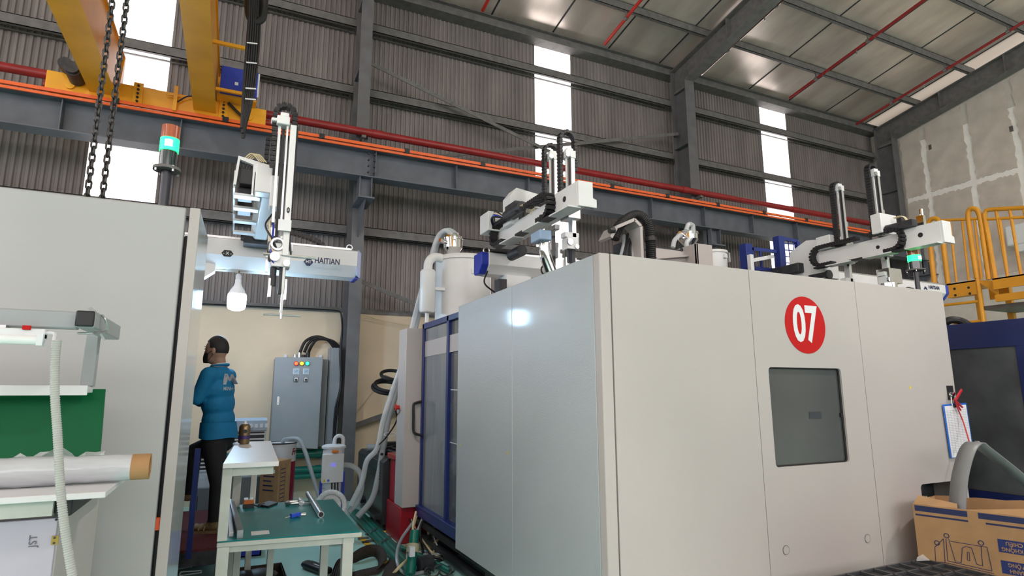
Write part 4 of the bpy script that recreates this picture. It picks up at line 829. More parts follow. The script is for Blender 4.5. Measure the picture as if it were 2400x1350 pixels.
obj('backboard', MB().prism([(gbp[0].x, 2.15, gbp[0].z), (gbp[1].x, 2.10, gbp[1].z), (-1.3, 2.10, gbp[1].z), (-1.3, 2.15, gbp[0].z)], (0, .008, 0)), m_greenboard, sh)
obj('backboard_support', MB().box(-1.3, 2.12, 1.165, -.42, 2.135, gbp[1].z+.05), m_laminate, sh)
obj('shelf', B(-1.3, 1.80, 1.148, -.263, 2.3, 1.163), m_laminate, sh, .002)
obj('apron', B(-1.3, 1.83, 1.11, -.372, 1.845, 1.148), m_benchwhite, sh); obj('shelf_bracket', B(-.37, 1.84, 1.105, -.335, 2.2, 1.148), m_black, sh, .004)
cx = at(135, 1240, Y=1.86).x
obj('cabinet_body', B(-1.3, 1.875, 0, cx, 2.38, 1.11), m_panel, sh, .003); dq = obj('cabinet_door', B(-1.3, 1.86, .02, cx-.002, 1.875, 1.10), m_lilac, sh, .002)
h = at(128, 1266, Y=1.858); obj('hinge', MB().prism([(h.x-.006, 1.858, h.z-.010), (h.x+.008, 1.858, h.z-.010), (h.x+.008, 1.858, h.z+.010), (h.x-.006, 1.858, h.z+.010)], (0, -.003, 0)), M('brass', (.45, .30, .08), .35, .8), dq)
for z in (-.006, .006): obj('hinge_screw', MB().lathe([(.0025, 0), (.0025, .001)], (h.x, 1.8535, h.z+z), 8, (0, 1, 0)), m_dark, dq)
sp = at(78, 1268, Y=1.859); text('stamp', 'JST', .022, M('grey_stamp', (.12, .11, .14), .7), dq, sp+V((0, -.001, 0)), (0, 0, 1), (-1, 0, 0), ext=.0002)
obj('screw_dot', MB().lathe([(.003, 0), (.003, .001)], at(132, 1218, Y=1.857), 8, (0, 1, 0)), m_black, dq)
fr = thing('film_roll', 'roll of clear stretch film on a brown card core lying on the shelf', 'roll', (-.6, 1.97, 1.163))
def wob(x): return .035+.0006*math.sin(x*37)+.0008*math.sin(x*91)
xs_ = [-1.2+i*.03 for i in range(33)]; xs_[-1] = -.222
mbf = MB(); N = 28; b0 = 0
rr = random.Random(5)
for i, x in enumerate(xs_):
    r = wob(x)+(.003 if x < -.36 else 0)
    for k in range(N):
        a = 2*math.pi*k/N; q = r + (rr.uniform(-.0012, .0012) if x < -.34 else 0); mbf.v.append(V((x, 1.97+q*math.cos(a), 1.163+.0385+q*math.sin(a))))
for i in range(len(xs_)-1): mbf.f += [(i*N+k, i*N+(k+1) % N, (i+1)*N+(k+1) % N, (i+1)*N+k) for k in range(N)]
obj('film', mbf, m_film, fr, ang=80); obj('core', MB().lathe([(.026, .90), (.031, .90), (.0345, .94), (.0345, .98), (.031, .98), (.026, .978), (.026, .95)], (-1.17, 1.97, 1.2015), 28, (1, 0, 0)), m_kraft, fr)
obj('core_bore', MB().lathe([(.0262, 0), (.0262, .96)], (-1.17, 1.97, 1.2015), 24, (1, 0, 0)), M('bore_dark', (.10, .06, .03), .9), fr)
cf = MB(); pts = []
for i in range(14):
    for j in range(5): pts.append(V((-.62+i*.024, 2.0+j*.012, 1.235+.020*math.sin(i*.9+j)+rr.uniform(-.012, .014)*(1 if 2 < i < 12 else .3)-.006*j)))
obj('loose_film', MB().add(pts, [(i*5+j, (i+1)*5+j, (i+1)*5+j+1, i*5+j+1) for i in range(13) for j in range(4)]), M('loose_film_clear', (.8, .83, .85), .1, var=.05, alpha=.45), fr)

# ================================================================== TEAL TOPPED BENCH
zb1 = .75
tb = thing('workbench', 'cream steel bench with teal mat top and a raised white side shelf', 'workbench', (.3, 3.5, 0))
NL, NR, FR, FL = V((-.011, 3.078, 0)), V((.613, 3.005, 0)), V((.622, 3.96, 0)), V((.02, 4.02, 0))
obj('mat', MB().prism([p+V((0, 0, zb1-.006)) for p in (NL+V((.006, .006, 0)), NR+V((-.006, .006, 0)), FR, FL)], (0, 0, .006)), m_mat, tb)
obj('edge_frame', MB().prism([p+V((0, 0, zb1-.026)) for p in (NL, NR, FR+V((.006, .006, 0)), FL+V((-.006, .006, 0)))], (0, 0, .020)), m_benchwhite, tb, .003)
def leg(p, w, z0, z1, n='leg'): return obj(n, B(p.x-w/2, p.y-w/2, z0, p.x+w/2, p.y+w/2, z1), m_benchwhite, tb, .003)
leg(V((.016, 3.10, 0)), .05, 0, zb1-.026); leg(V((.555, 3.05, 0)), .05, 0, zb1-.026); leg(V((.575, 3.9, 0)), .045, 0, zb1-.026); leg(V((.06, 3.95, 0)), .045, 0, zb1-.026)
for px, yy in ((556, 3.75), (582, 4.3), (634, 3.9)): leg(V((at(px, 1300, Y=yy).x, yy, 0)), .036, 0, zb1-.026 if yy < 4 else zb1+.3)
obj('rail', BE(NL+V((.03, .03, zb1-.040)), NR+V((-.03, .03, zb1-.040)), .02, .028), m_benchwhite, tb)
zs = 1.088
obj('side_shelf', MB().prism([(-.012, 3.055, zs-.022), (.224, 3.045, zs-.022), (.262, 4.36, zs-.022), (.05, 4.38, zs-.022)], (0, 0, .022)), m_laminate, tb, .002)
obj('shelf_post', B(-.012, 3.075, zb1, .030, 3.125, zs-.022), m_benchwhite, tb, .003); obj('shelf_post', B(.045, 3.93, zb1, .09, 3.98, zs-.022), m_benchwhite, tb, .003)
obj('shelf_rail', MB().box(.03, 3.085, zs-.06, .205, 3.105, zs-.022), m_benchwhite, tb); obj('bolt', MB().cyl((.206, 3.09, zs-.05), (.212, 3.09, zs-.05), .008, 6), m_steel, tb)
# things on the bench
def on(px, py, z=zb1): return at(px, py, Z=z)
c = on(582, 1190); rm = thing('relay_module', 'small orange and black relay on the teal bench mat', 'relay', (c.x, c.y, zb1))
obj('base', MB().box(c.x-.03, c.y-.022, zb1, c.x+.03, c.y+.022, zb1+.022), m_black, rm, .002); obj('cover', MB().box(c.x-.027, c.y-.02, zb1+.022, c.x+.027, c.y+.02, zb1+.046), M('amber_plastic', (.50, .14, .03), .25), rm, .002); obj('terminals', MB().box(c.x-.026, c.y-.016, zb1+.046, c.x-.004, c.y+.016, zb1+.054).box(c.x+.004, c.y-.016, zb1+.046, c.x+.022, c.y+.016, zb1+.052), m_alu, rm)
obj('lead', hose([(c.x+.03, c.y, zb1+.01), (c.x+.06, c.y-.01, zb1+.006), (c.x+.085, c.y+.03, zb1+.012)], .004, 6), m_black, rm)
c = on(626, 1186); single('phone_tablet', MB().prism([on(604, 1187), on(628, 1191), on(651, 1182), on(630, 1178)], (0, 0, .012)), m_black, 'flat dark phone lying on the teal bench mat beside the relay', 'phone', bev=.002)
c = on(692, 1183); sk = thing('shackle', 'steel bow shackle lying on the far edge of the teal bench mat', 'shackle', (c.x, c.y, zb1))
obj('bow', MB().tube(catmull([c+V((.028, .03, .014)), c+V((.0, .034, .014)), c+V((-.035, .03, .013)), c+V((-.05, .0, .012)), c+V((-.035, -.03, .013)), c+V((.0, -.034, .014)), c+V((.028, -.03, .014))], 6), .009, 10), m_steel, sk)
obj('eye', MB().cyl(c+V((.03, -.045, .016)), c+V((.03, -.022, .016)), .016, 14).cyl(c+V((.03, .022, .016)), c+V((.03, .045, .016)), .016, 14), m_steel, sk); obj('pin', MB().cyl(c+V((.03, -.055, .016)), c+V((.03, .05, .016)), .008, 10), m_steel, sk); obj('pin_tab', BE(c+V((.03, -.05, .014)), c+V((.075, -.045, .012)), .022, .006), m_steel, sk)
a, b = on(722, 1164), on(752, 1214); d_ = (b-a).normalized(); up = V((0, 0, .017))
sp_ = thing('steel_pipe', 'short shiny steel pipe lying across the teal bench mat', 'pipe', (b.x, b.y, zb1))
obj('pipe', MB().tube([a+up, b+up], .0165, 20), m_steel, sp_); obj('bore', MB().lathe([(.0125, 0), (.0125, .001)], b+up, 16, d_), m_black, sp_)
c = on(690, 1213); hk2 = thing('hex_key_set', 'folding hex key set with blue body fanned out on the teal mat', 'hex keys', (c.x, c.y, zb1))
obj('body', BE(c+V((-.02, -.012, .012)), c+V((.03, .012, .012)), .02, .022), M('blue_plastic', (.02, .08, .55), .35), hk2, .003)
for i, (dx_, dy_, z) in enumerate(((.06, .03, .016), (.06, .022, .012), (.058, .014, .008), (.055, .006, .006), (-.05, -.03, .006), (-.02, .03, .014), (.025, -.03, .004))): obj('key', MB().tube([c+V((0, 0, .012)), c+V((dx_, dy_, z))], .0026, 6), m_chrome, hk2)
single('paper_note', MB().prism([on(588, 1246), on(630, 1243), on(632, 1251), on(589, 1255)], (0, 0, .0008)), M('paper', (.72, .70, .70), .8, var=.04), 'small white paper label lying flat on the teal bench mat', 'paper')
a0, a1 = on(541, 1184), on(562, 1262)
st_ = thing('steel_bar', 'grey square steel bar lying along the shelf post on the teal mat', 'bar', (a1.x, a1.y, zb1))
obj('bar', BE(a0+V((0, 0, .018)), a1+V((0, 0, .018)), .026, .036), M('mill_steel', (.32, .33, .35), .35, .7), st_, .001)
a0, a1 = on(536, 1195), on(541, 1258); st2 = thing('plastic_strip', 'off-white channel strip beside the grey steel bar on the bench', 'strip', (a1.x, a1.y, zb1)); obj('channel', BE(a0+V((0, 0, .01)), a1+V((0, 0, .01)), .02, .02), m_signwhite, st2, .002)
# spray can on the raised shelf
c = at(571, 1041, Z=zs); sc_ = thing('spray_can', 'bronze spray can with purple label standing on the white shelf', 'can', (c.x, c.y, zs))
r_ = .033; hcan = at(571, 990, Y=c.y).z-zs
obj('can', MB().lathe([(r_*.95, 0), (r_, .006), (r_, hcan*.80), (r_*.9, hcan*.86), (r_*.55, hcan*.93)], (c.x, c.y, zs), 28), M('bronze_metal', (.20, .14, .075), .3, .7), sc_)
obj('label_band', MB().lathe([(r_*1.01, hcan*.24), (r_*1.01, hcan*.40)], (c.x, c.y, zs), 28), M('purple_label', (.045, .025, .12), .4), sc_); obj('nozzle', MB().lathe([(r_*.5, hcan*.93), (r_*.5, hcan*.95), (.009, hcan*.95), (.009, hcan*1.03), (.006, hcan*1.06)], (c.x, c.y, zs), 14), m_signwhite, sc_)
obj('emblem', MB().lathe([(.012, 0), (.012, .001)], (c.x+.003, c.y-r_-.0005, zs+hcan*.6), 14, (0, 1, 0)), m_black, sc_)
c = at(552, 1043, Z=zs); single('crumpled_tissue', MB().ell(c+V((0, 0, .008)), (.018, .012, .009), 10).ell(c+V((.01, .004, .006)), (.012, .012, .008), 8), M('tissue_blue', (.55, .65, .85), .8), 'scrap of blue and white tissue beside the spray can', 'tissue')

# ================================================================== PERSON
PYc = 5.9
def pa(px, py, dy=0.): return at(px, py, Y=PYc+dy)
def capsule(mb, p, q, r0, r1, n=14, k=5):
    p = V(p); q = V(q); pts = [p.lerp(q, i/k) for i in range(k+1)]; mb.tube(pts, 1, n, radii=[r0+(r1-r0)*i/k for i in range(k+1)])
    mb.ell(p, (r0,)*3, 12); mb.ell(q, (r1,)*3, 12); return mb
Fd = V((-.9, .43, 0)).normalized(); Sd = V((-Fd.y, Fd.x, 0))      # facing direction, his left-hand side
rotF = Matrix((( Fd.x, Sd.x, 0), (Fd.y, Sd.y, 0), (0, 0, 1))).to_quaternion()
zfl = pa(490, 1243).z
pb = MB()
hip = pa(513, 1022, .05); chest = pa(511, 914, .02); shl = pa(514, 872, .02); head = pa(508, 822, 0)
# torso as stacked ellipsoids along the spine (x = front/back radius, y = side radius)
for p, rx, ry, rz in ((hip, .125, .17, .12), (hip.lerp(chest, .35), .128, .165, .14), (hip.lerp(chest, .7), .13, .17, .14), (chest, .128, .18, .13), (shl+V((0, 0, -.03)), .105, .185, .085)):
    pb.ell(p, (rx, ry, rz), 20, rotF)
lsh = shl + Sd*.175 + V((0, 0, -.03)); rsh = shl - Sd*.175 + V((0, 0, -.03))
lel = pa(462, 935, -.12); lha = pa(432, 905, -.05); rel_ = pa(470, 940, .30); rha = pa(438, 905, .25)
capsule(pb, lsh, lel, .072, .055); capsule(pb, lel, lha, .045, .032); capsule(pb, rsh, rel_, .07, .055); capsule(pb, rel_, rha, .045, .032)
neck0 = shl + V((0, 0, .03)); capsule(pb, neck0, head + V((.02, 0, -.06)), .06, .055)
# head: skull, face, jaw, nose, ear
pb.ell(head+V((0, 0, .015)), (.098, .076, .105), 20, rotF); pb.ell(head+Fd*.03+V((0, 0, -.055)), (.07, .058, .065), 16, rotF); pb.ell(head+Fd*.10+V((0, 0, -.015)), (.016, .012, .02), 10, rotF)
# legs
lhp = hip + Sd*.08 + V((0, 0, -.05)); kn = pa(511, 1130, -.08); an = pa(502, 1222, -.05)
capsule(pb, lhp, kn, .105, .068); capsule(pb, kn, an, .066, .052)
rhp = hip - Sd*.08 + V((0, 0, -.05)); rk = pa(455, 1058, .15); ra = pa(447, 1150, .2)
capsule(pb, rhp, rk, .10, .07); capsule(pb, rk, ra, .065, .05)
# feet
def foot(a, zf):
    b = V((a.x, a.y, zf)); pb.ell(b+Fd*.02+V((0, 0, .045)), (.07, .045, .045), 12, rotF); pb.ell(b+Fd*.11+V((0, 0, .030)), (.085, .045, .03), 12, rotF); capsule(pb, a, b+V((0, 0, .06)), .05, .045)
foot(an, zfl); foot(ra, ra.z-.09)
# five fingers on each hand, curled round the machine edge
for hnd, sgn in ((lha, 1), (rha, -1)):
    fw = (hnd-(lel if sgn > 0 else rel_)).normalized(); sd = fw.cross(V((0, 0, 1))).normalized()
    pb.ell(hnd+fw*.04, (.05, .022, .045), 12, V((1, 0, 0)).rotation_difference(fw))
    for i in range(4):
        o = hnd+fw*.08+V((0, 0, .03-.02*i)); l = (.075, .085, .078, .06)[i]; m_ = o+fw*l*.55; capsule(pb, o, m_, .010, .009, 8, 2); capsule(pb, m_, m_+(fw*.6-sd*sgn*.8).normalized()*l*.5, .009, .008, 8, 2)
    o = hnd+fw*.03+V((0, 0, .04)); capsule(pb, o, o+(fw*.7+V((0, 0, .7)))*.05, .012, .010, 8, 2)
me = bpy.data.meshes.new('person'); cen = V((hip.x, hip.y, zfl)); me.from_pydata([v-cen for v in pb.v], [], pb.f)
tmp = bpy.data.objects.new('tmp_person', me); COL.objects.link(tmp)
rmod = tmp.modifiers.new('r', 'REMESH'); rmod.mode = 'VOXEL'; rmod.voxel_size = .0105
sm = tmp.modifiers.new('s', 'SMOOTH'); sm.iterations = 4; sm.factor = .5
dg = bpy.context.evaluated_depsgraph_get(); me2 = bpy.data.meshes.new_from_object(tmp.evaluated_get(dg)); bpy.data.objects.remove(tmp)
me2.name = 'person'; me2.polygons.foreach_set('use_smooth', [True]*len(me2.polygons))
man = bpy.data.objects.new('person', me2); COL.objects.link(man); man.location = cen; WL[man.name] = cen
tag(man, 'person in blue polo shirt, dark trousers and black mask working at the left machine', 'person')
m_skin = M('skin', (.40, .24, .17), .5, var=.05); m_shirt = M('polo_blue', (.004, .17, .36), .75, var=.1, nscale=14, bump=.25, bscale=18); m_trou = M('dark_trousers', (.010, .010, .013), .8, var=.2, bump=.2, bscale=22); m_shoe = M('sandal_tan', (.22, .15, .075), .6, var=.2, nscale=40)
for m_ in (m_shirt, m_skin, m_trou, m_shoe): me2.materials.append(m_)
zhem = hip.z+.005; zneck = neck0.z+.015
def segd(p, a, b):
    d = b-a; t = max(0, min(1, (p-a).dot(d)/d.length_squared)); return (p-a-d*t).length
for f in me2.polygons:
    c = f.center+cen
    if segd(c, lel.lerp(lha, .75), lha+(lha-lel)*.6) < .06 or segd(c, rel_.lerp(rha, .75), rha+(rha-rel_)*.6) < .06: k = 1
    elif c.z > zneck: k = 1
    elif c.z < zfl+.075 or (c-ra).length < .16 and c.z < ra.z-.03: k = 3
    elif c.z < zhem + .02*math.sin(c.x*30): k = 2
    else: k = 0
    f.material_index = k
# shirt hem and collar, hair, mask, ear, logo
hm = MB(); ring = []
for i in range(32):
    a = 2*math.pi*i/32
    ring.append((hip+V((0, 0, -.015)) + rotF @ V((.150*math.cos(a), .188*math.sin(a), .006*math.sin(3*a))), hip.lerp(chest, .3) + rotF @ V((.138*math.cos(a), .174*math.sin(a), 0))))
hm.v = [p for q in ring for p in q]; hm.f = [(2*i, 2*((i+1) % 32), 2*((i+1) % 32)+1, 2*i+1) for i in range(32)]
obj('shirt_hem', hm, m_shirt, man, ang=80)
cl_ = MB().tube([neck0+V((0, 0, .026)) + rotF @ V((.068*math.cos(2*math.pi*i/20), .064*math.sin(2*math.pi*i/20), .012*-math.cos(2*math.pi*i/20))) for i in range(20)], .014, 8, closed=True); col_o = obj('collar', cl_, m_shirt, man, ang=80)
obj('collar_stripe', MB().tube([neck0+V((0, 0, .036)) + rotF @ V((.073*math.cos(2*math.pi*i/20), .069*math.sin(2*math.pi*i/20), .012*-math.cos(2*math.pi*i/20))) for i in range(20)], .005, 6, closed=True), m_signwhite, col_o, ang=80)
hr = MB(); n = 24; k = 12
for i in range(k+1):
    a = math.radians(112)*i/k
    for j in range(n):
        e = 2*math.pi*j/n; lim = 1.0 if math.cos(e) < -.25 else (.80 if math.cos(e) < .5 else .52); aa = a*lim
        lift = .012*max(0, math.cos(aa))+.003
        hr.v.append(head+V((0, 0, .018)) + rotF @ V(((.098+.004)*math.sin(aa)*math.cos(e)-.003, (.076+.004)*math.sin(aa)*math.sin(e), (.105+lift)*math.cos(aa))))
hr.f = [(i*n+j, (i+1)*n+j, (i+1)*n+(j+1) % n, i*n+(j+1) % n) for i in range(k) for j in range(n)]
obj('hair', hr, M('black_hair', (.010, .009, .010), .55, bump=.6, bscale=260), man, ang=80)
mk = MB(); n = 14; rows = 8
for i in range(rows+1):
    z = -.025-.085*i/rows
    for j in range(n+1):
        e = math.radians(-78+156*j/n); pr = 1+.10*math.sin(math.pi*i/rows); mk.v.append(head + Fd*.022 + rotF @ V((.082*math.cos(e)*pr, .067*math.sin(e), z)))
mk.f = [(i*(n+1)+j, i*(n+1)+j+1, (i+1)*(n+1)+j+1, (i+1)*(n+1)+j) for i in range(rows) for j in range(n)]
mko = obj('face_mask', mk, M('mask_black', (.012, .012, .014), .8), man, ang=80)
for s_ in (1, -1):
    ear = head - Fd*.012 + Sd*s_*.078 + V((0, 0, -.008)); eo = obj('ear', MB().ell(ear, (.018, .009, .030), 12, rotF), m_skin, man, ang=80)
    obj('mask_strap', MB().tube([ear+V((0, 0, .022))-Fd*.005, head+Fd*.045+Sd*s_*.066+V((0, 0, -.03))], .002, 5), _M['mask_black'], mko); obj('mask_strap', MB().tube([ear+V((0, 0, -.02))-Fd*.005, head+Fd*.04+Sd*s_*.062+V((0, 0, -.095))], .002, 5), _M['mask_black'], mko)
    obj('eye', MB().ell(head+Fd*.088+Sd*s_*.032+V((0, 0, .012)), (.006, .009, .005), 8, rotF), m_black, man)
    obj('eyebrow', MB().ell(head+Fd*.090+Sd*s_*.034+V((0, 0, .034)), (.004, .015, .003), 8, rotF), _M['black_hair'], man)
bvh = BVHTree.FromPolygons([v.co+cen for v in me2.vertices], [tuple(p.vertices) for p in me2.polygons])
def on_back(name, mesh, mat, org, right, up, direc):
    r = V(right).normalized(); u = V(up).normalized(); d = V(direc).normalized()
    bm = bmesh.new(); bm.from_mesh(mesh); bmesh.ops.triangulate(bm, faces=bm.faces); bmesh.ops.subdivide_edges(bm, edges=bm.edges, cuts=1); bm.to_mesh(mesh); bm.free()
    for v in mesh.vertices:
        p = V(org) + r*v.co.x + u*v.co.y; hit = bvh.ray_cast(p - d*.5, d)
        v.co = ((hit[0]-d*.004) if hit[0] else p) - V(org)
    return link(name, mesh, mat, man, V(org))
bd = (-Fd*.55+Sd*.8).normalized()            # logo is seen on the back towards the camera
bdir = -bd; bright = V((-bdir.y, bdir.x, 0))*-1
lo_ = pa(541, 888, -.1)
logo = flat([[(-.06, -.05), (-.052, .045), (-.025, .045), (.0, .012), (.012, .042), (.036, .042), (.062, -.045), (.036, -.045), (.022, -.008), (.004, -.022), (-.016, -.004), (-.034, -.05)]], .0002)
on_back('shirt_logo', logo, m_signwhite, lo_, bright, Z_, bdir)
on_back('shirt_lettering', text_mesh('MINH Đ', .044, .0002, .001, .8), m_signwhite, pa(541, 911, -.1), bright, Z_, bdir)
for i in range(3):
    c = V((an.x, an.y, zfl))+Fd*(.06+.045*i); obj('sandal_strap', MB().tube(arc(c+V((0, 0, .005)), .05, 10, 170, Sd, Z_, 10), .008, 6), m_shoe, man)
obj('sandal_sole', MB().prism([V((an.x, an.y, zfl-.012))+rotF @ V((x, y, 0)) for x, y in ((-.06, -.035), (-.06, .035), (.05, .045), (.17, .045), (.2, .0), (.17, -.045), (.05, -.045))], (0, 0, .022)), m_shoe, man)

wp = thing('step_platform', 'low dark red matted step beside the left machine under the person', 'platform', (-.2, 6.2, 0))
xr_ = at(516, 1250, Z=zfl-.01).x
obj('deck', B(-.41, 5.3, .12, xr_+.05, 7.0, zfl-.03), m_dark, wp); obj('mat', B(-.41, 5.3, zfl-.03, xr_+.05, 7.0, zfl-.012), M('dark_red_mat', (.10, .018, .022), .8, var=.3, nscale=60), wp)
for x in (-.38, xr_): 
    for y in (5.4, 6.9): obj('leg', B(x-.02, y-.03, 0, x+.03, y+.03, .12), m_dark, wp)
rr = random.Random(11); tv = []; nx, ny = 16, 34
for i in range(nx):
    for j in range(ny):
        ex = min(i, nx-1-i, j, ny-1-j); tv.append((-.40+i*.031, 3.2+j*.06, .004 + (rr.uniform(0, .07) if ex > 0 else 0)))
single('black_plastic_sheet', MB().add(tv, [(i*ny+j, (i+1)*ny+j, (i+1)*ny+j+1, i*ny+j+1) for i in range(nx-1) for j in range(ny-1)]), M('glossy_black_film', (.006, .006, .008), .12, var=.3, nscale=30), 'crumpled glossy black plastic sheet on the floor beside the left machine', 'plastic sheet')
for k, (px, py, a_) in enumerate(((425, 1330, .5), (447, 1342, -.1))):
    c = at(px, py, Z=.09); fr_ = MB()
    for s_ in (-1, 1): fr_.beam(c+V((-.07, s_*.03, .005*s_)), c+V((.07, s_*.03+a_*.05, 0)), .008, .006); fr_.beam(c+V((s_*.07, -.03, 0)), c+V((s_*.07, .03, 0)), .008, .006)
    single('moulded_part_scrap', fr_, m_hosegrey, ['pale plastic frame scrap on the black sheet nearer the left door edge', 'pale plastic frame scrap on the black sheet nearer the bench leg'][k], 'scrap')

# ================================================================== BACK CORNER
# electrical cabinet
ec2 = thing('electrical_cabinet', 'grey electrical cabinet with three indicator lamps on the cream wall', 'cabinet', (.85, 8.6, .68))
cz0, cz1 = .69, 1.875
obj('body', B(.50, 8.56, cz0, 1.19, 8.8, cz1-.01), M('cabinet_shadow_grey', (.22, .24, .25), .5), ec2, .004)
dr2 = obj('door', MB().prism([(.505, 8.50, cz0+.03), (1.095, 8.44, cz0-.02), (1.10, 8.44, cz1+.01), (.495, 8.50, cz1)], (0, .03, 0)), m_grey, ec2, .004)
def dp(px, py): p = at(px, py, Y=8.47); p.y = 8.50-.06*(p.x-.5)/.6-.002; return p
for px, col, nm in ((694, (1, .06, .02), 'red'), (707, (1, .45, .02), 'amber'), (720, (.02, .9, .35), 'green')):
    p = dp(px, 852); o_ = obj('indicator_lamp', MB().cyl(p, p+V((0, -.02, 0)), .030, 16), M('bezel_'+nm, tuple(c*.4 for c in col), .4, var=0), dr2); obj('lamp_lens', MB().ell(p+V((0, -.02, 0)), (.022, .012, .022), 14), emitter('lamp_'+nm, col, 5.), o_)
for px in (694, 717):
    p = dp(px, 871); o_ = obj('meter', MB().box(p.x-.04, p.y-.012, p.z-.04, p.x+.04, p.y, p.z+.04), m_signwhite, dr2, .003); obj('meter_face', B(p.x-.032, p.y-.014, p.z-.028, p.x+.032, p.y-.012, p.z+.032), M('meter_blue', (.38, .52, .66), .3), o_); obj('meter_needle', BE(p+V((-.012, -.015, -.01)), p+V((.018, -.015, .018)), .002, .003), m_black, o_)
    p = dp(px-.5, 889.5); o_ = obj('selector_switch', MB().box(p.x-.028, p.y-.006, p.z-.034, p.x+.028, p.y, p.z+.034), m_black, dr2); obj('switch_plate', B(p.x-.022, p.y-.008, p.z-.028, p.x+.022, p.y-.006, p.z+.028), m_signwhite, o_); obj('switch_knob', MB().cyl(p+V((0, -.03, -.003)), p+V((0, -.008, -.003)), .014, 12).box(p.x-.005, p.y-.034, p.z-.028, p.x+.005, p.y-.02, p.z+.01), m_black, o_)
p = dp(652, 939); o_ = obj('handle', MB().prism([(p.x+x, p.y-.012, p.z+z) for x, z in rrect(-.014, -.055, .014, .055, .013)], (0, .012, 0)), m_alu, dr2); obj('key_hole', MB().lathe([(.005, 0), (.005, .002)], p+V((0, -.014, -.03)), 10, (0, 1, 0)), m_black, o_)
for px in (670, 753): p = at(px, 828, Y=8.7); obj('wall_lug', B(p.x-.02, 8.76, cz1-.02, p.x+.02, 8.79, cz1+.06), m_signwhite, ec2)
for i, px in enumerate((692, 702, 712, 722)): p = at(px, 832, Y=8.62); obj('cable_gland', MB().cyl((p.x, 8.62, cz1-.01), (p.x, 8.62, cz1+.05+.03*(i % 2)), .026, 12), m_steel if i < 2 else m_black, ec2)
bh = thing('cable_conduits', 'three black conduits arching from the cabinet top to the wall duct', 'conduit', (1.0, 8.62, cz1))
for k in range(3):
    a = at(703+k*10, 826, Y=8.6+k*.02); b = at(783+k*7, 815, Y=8.66); m1 = at(716+k*8, 800-k*-4, Y=8.6); m2 = at(742+k*2, 789-k*-3, Y=8.62); m3 = at(768+k*5, 797-k*-1, Y=8.64)
    obj('conduit', hose([a, m1, m2, m3, b], .020, 10), m_rubber, bh)
du = thing('cable_duct', 'tall grey cable duct on the wall between cabinet and steel column', 'duct', (1.25, 8.7, .6))
p = at(773, 815, Y=8.62); q = at(800, 815, Y=8.62); obj('trunking', B(p.x, 8.62, .62, q.x, 8.8, p.z), m_grey, du, .003); obj('lid_seam', B(p.x+.01, 8.617, .62, p.x+.014, 8.62, p.z), m_galv, du)
for k, (xo, yo) in enumerate(((800, 798), (803, 806))): obj('cable', hose([at(800, 735, Y=8.6), at(802, 770, Y=8.6), at(799-k*2, 830, Y=8.58), at(800-k, 900, Y=8.58), at(790-k*4, 960, Y=8.58), at(783-k*2, 1035, Y=8.58)], .014, 8), m_rubber, du)
obj('cable_run', hose([at(470, 712, Y=8.74), at(640, 720, Y=8.74), at(780, 727, Y=8.74), at(800, 735, Y=8.7)], .010, 6), m_rubber, du)
single('yellow_cable', hose([at(850, 738, Y=8.7), at(900, 752, Y=8.72), at(960, 764, Y=8.72)], .007, 6), m_tubing, 'thin yellowish cable sagging along the top of the cream wall right of the column', 'cable')
# green cooling pipes on the wall
gp = [('upper thick green cooling pipe along the cream wall', 1064, .055), ('middle green cooling pipe along the cream wall', 1101, .045), ('lowest thin green cooling pipe along the cream wall', 1116, .036)]
for lab, py, r in gp:
    z = at(720, py, Y=8.62).z; t = thing('cooling_pipe', lab, 'pipe', (0, 8.65, z-r), 'green pipes on the cream wall'); obj('pipe', MB().tube([(-3, 8.65, z), (1.36, 8.65, z)], r, 16), m_greenpipe, t)
    for x in (-.6, .45, 1.1): obj('collar', MB().cyl((x, 8.65, z), (x+.07, 8.65, z), r*1.18, 16), m_greenpipe, t)
    for x in (-1.5, .2, 1.3): obj('wall_bracket', B(x, 8.66, z-r-.02, x+.04, 8.8, z-r), m_galv, t)
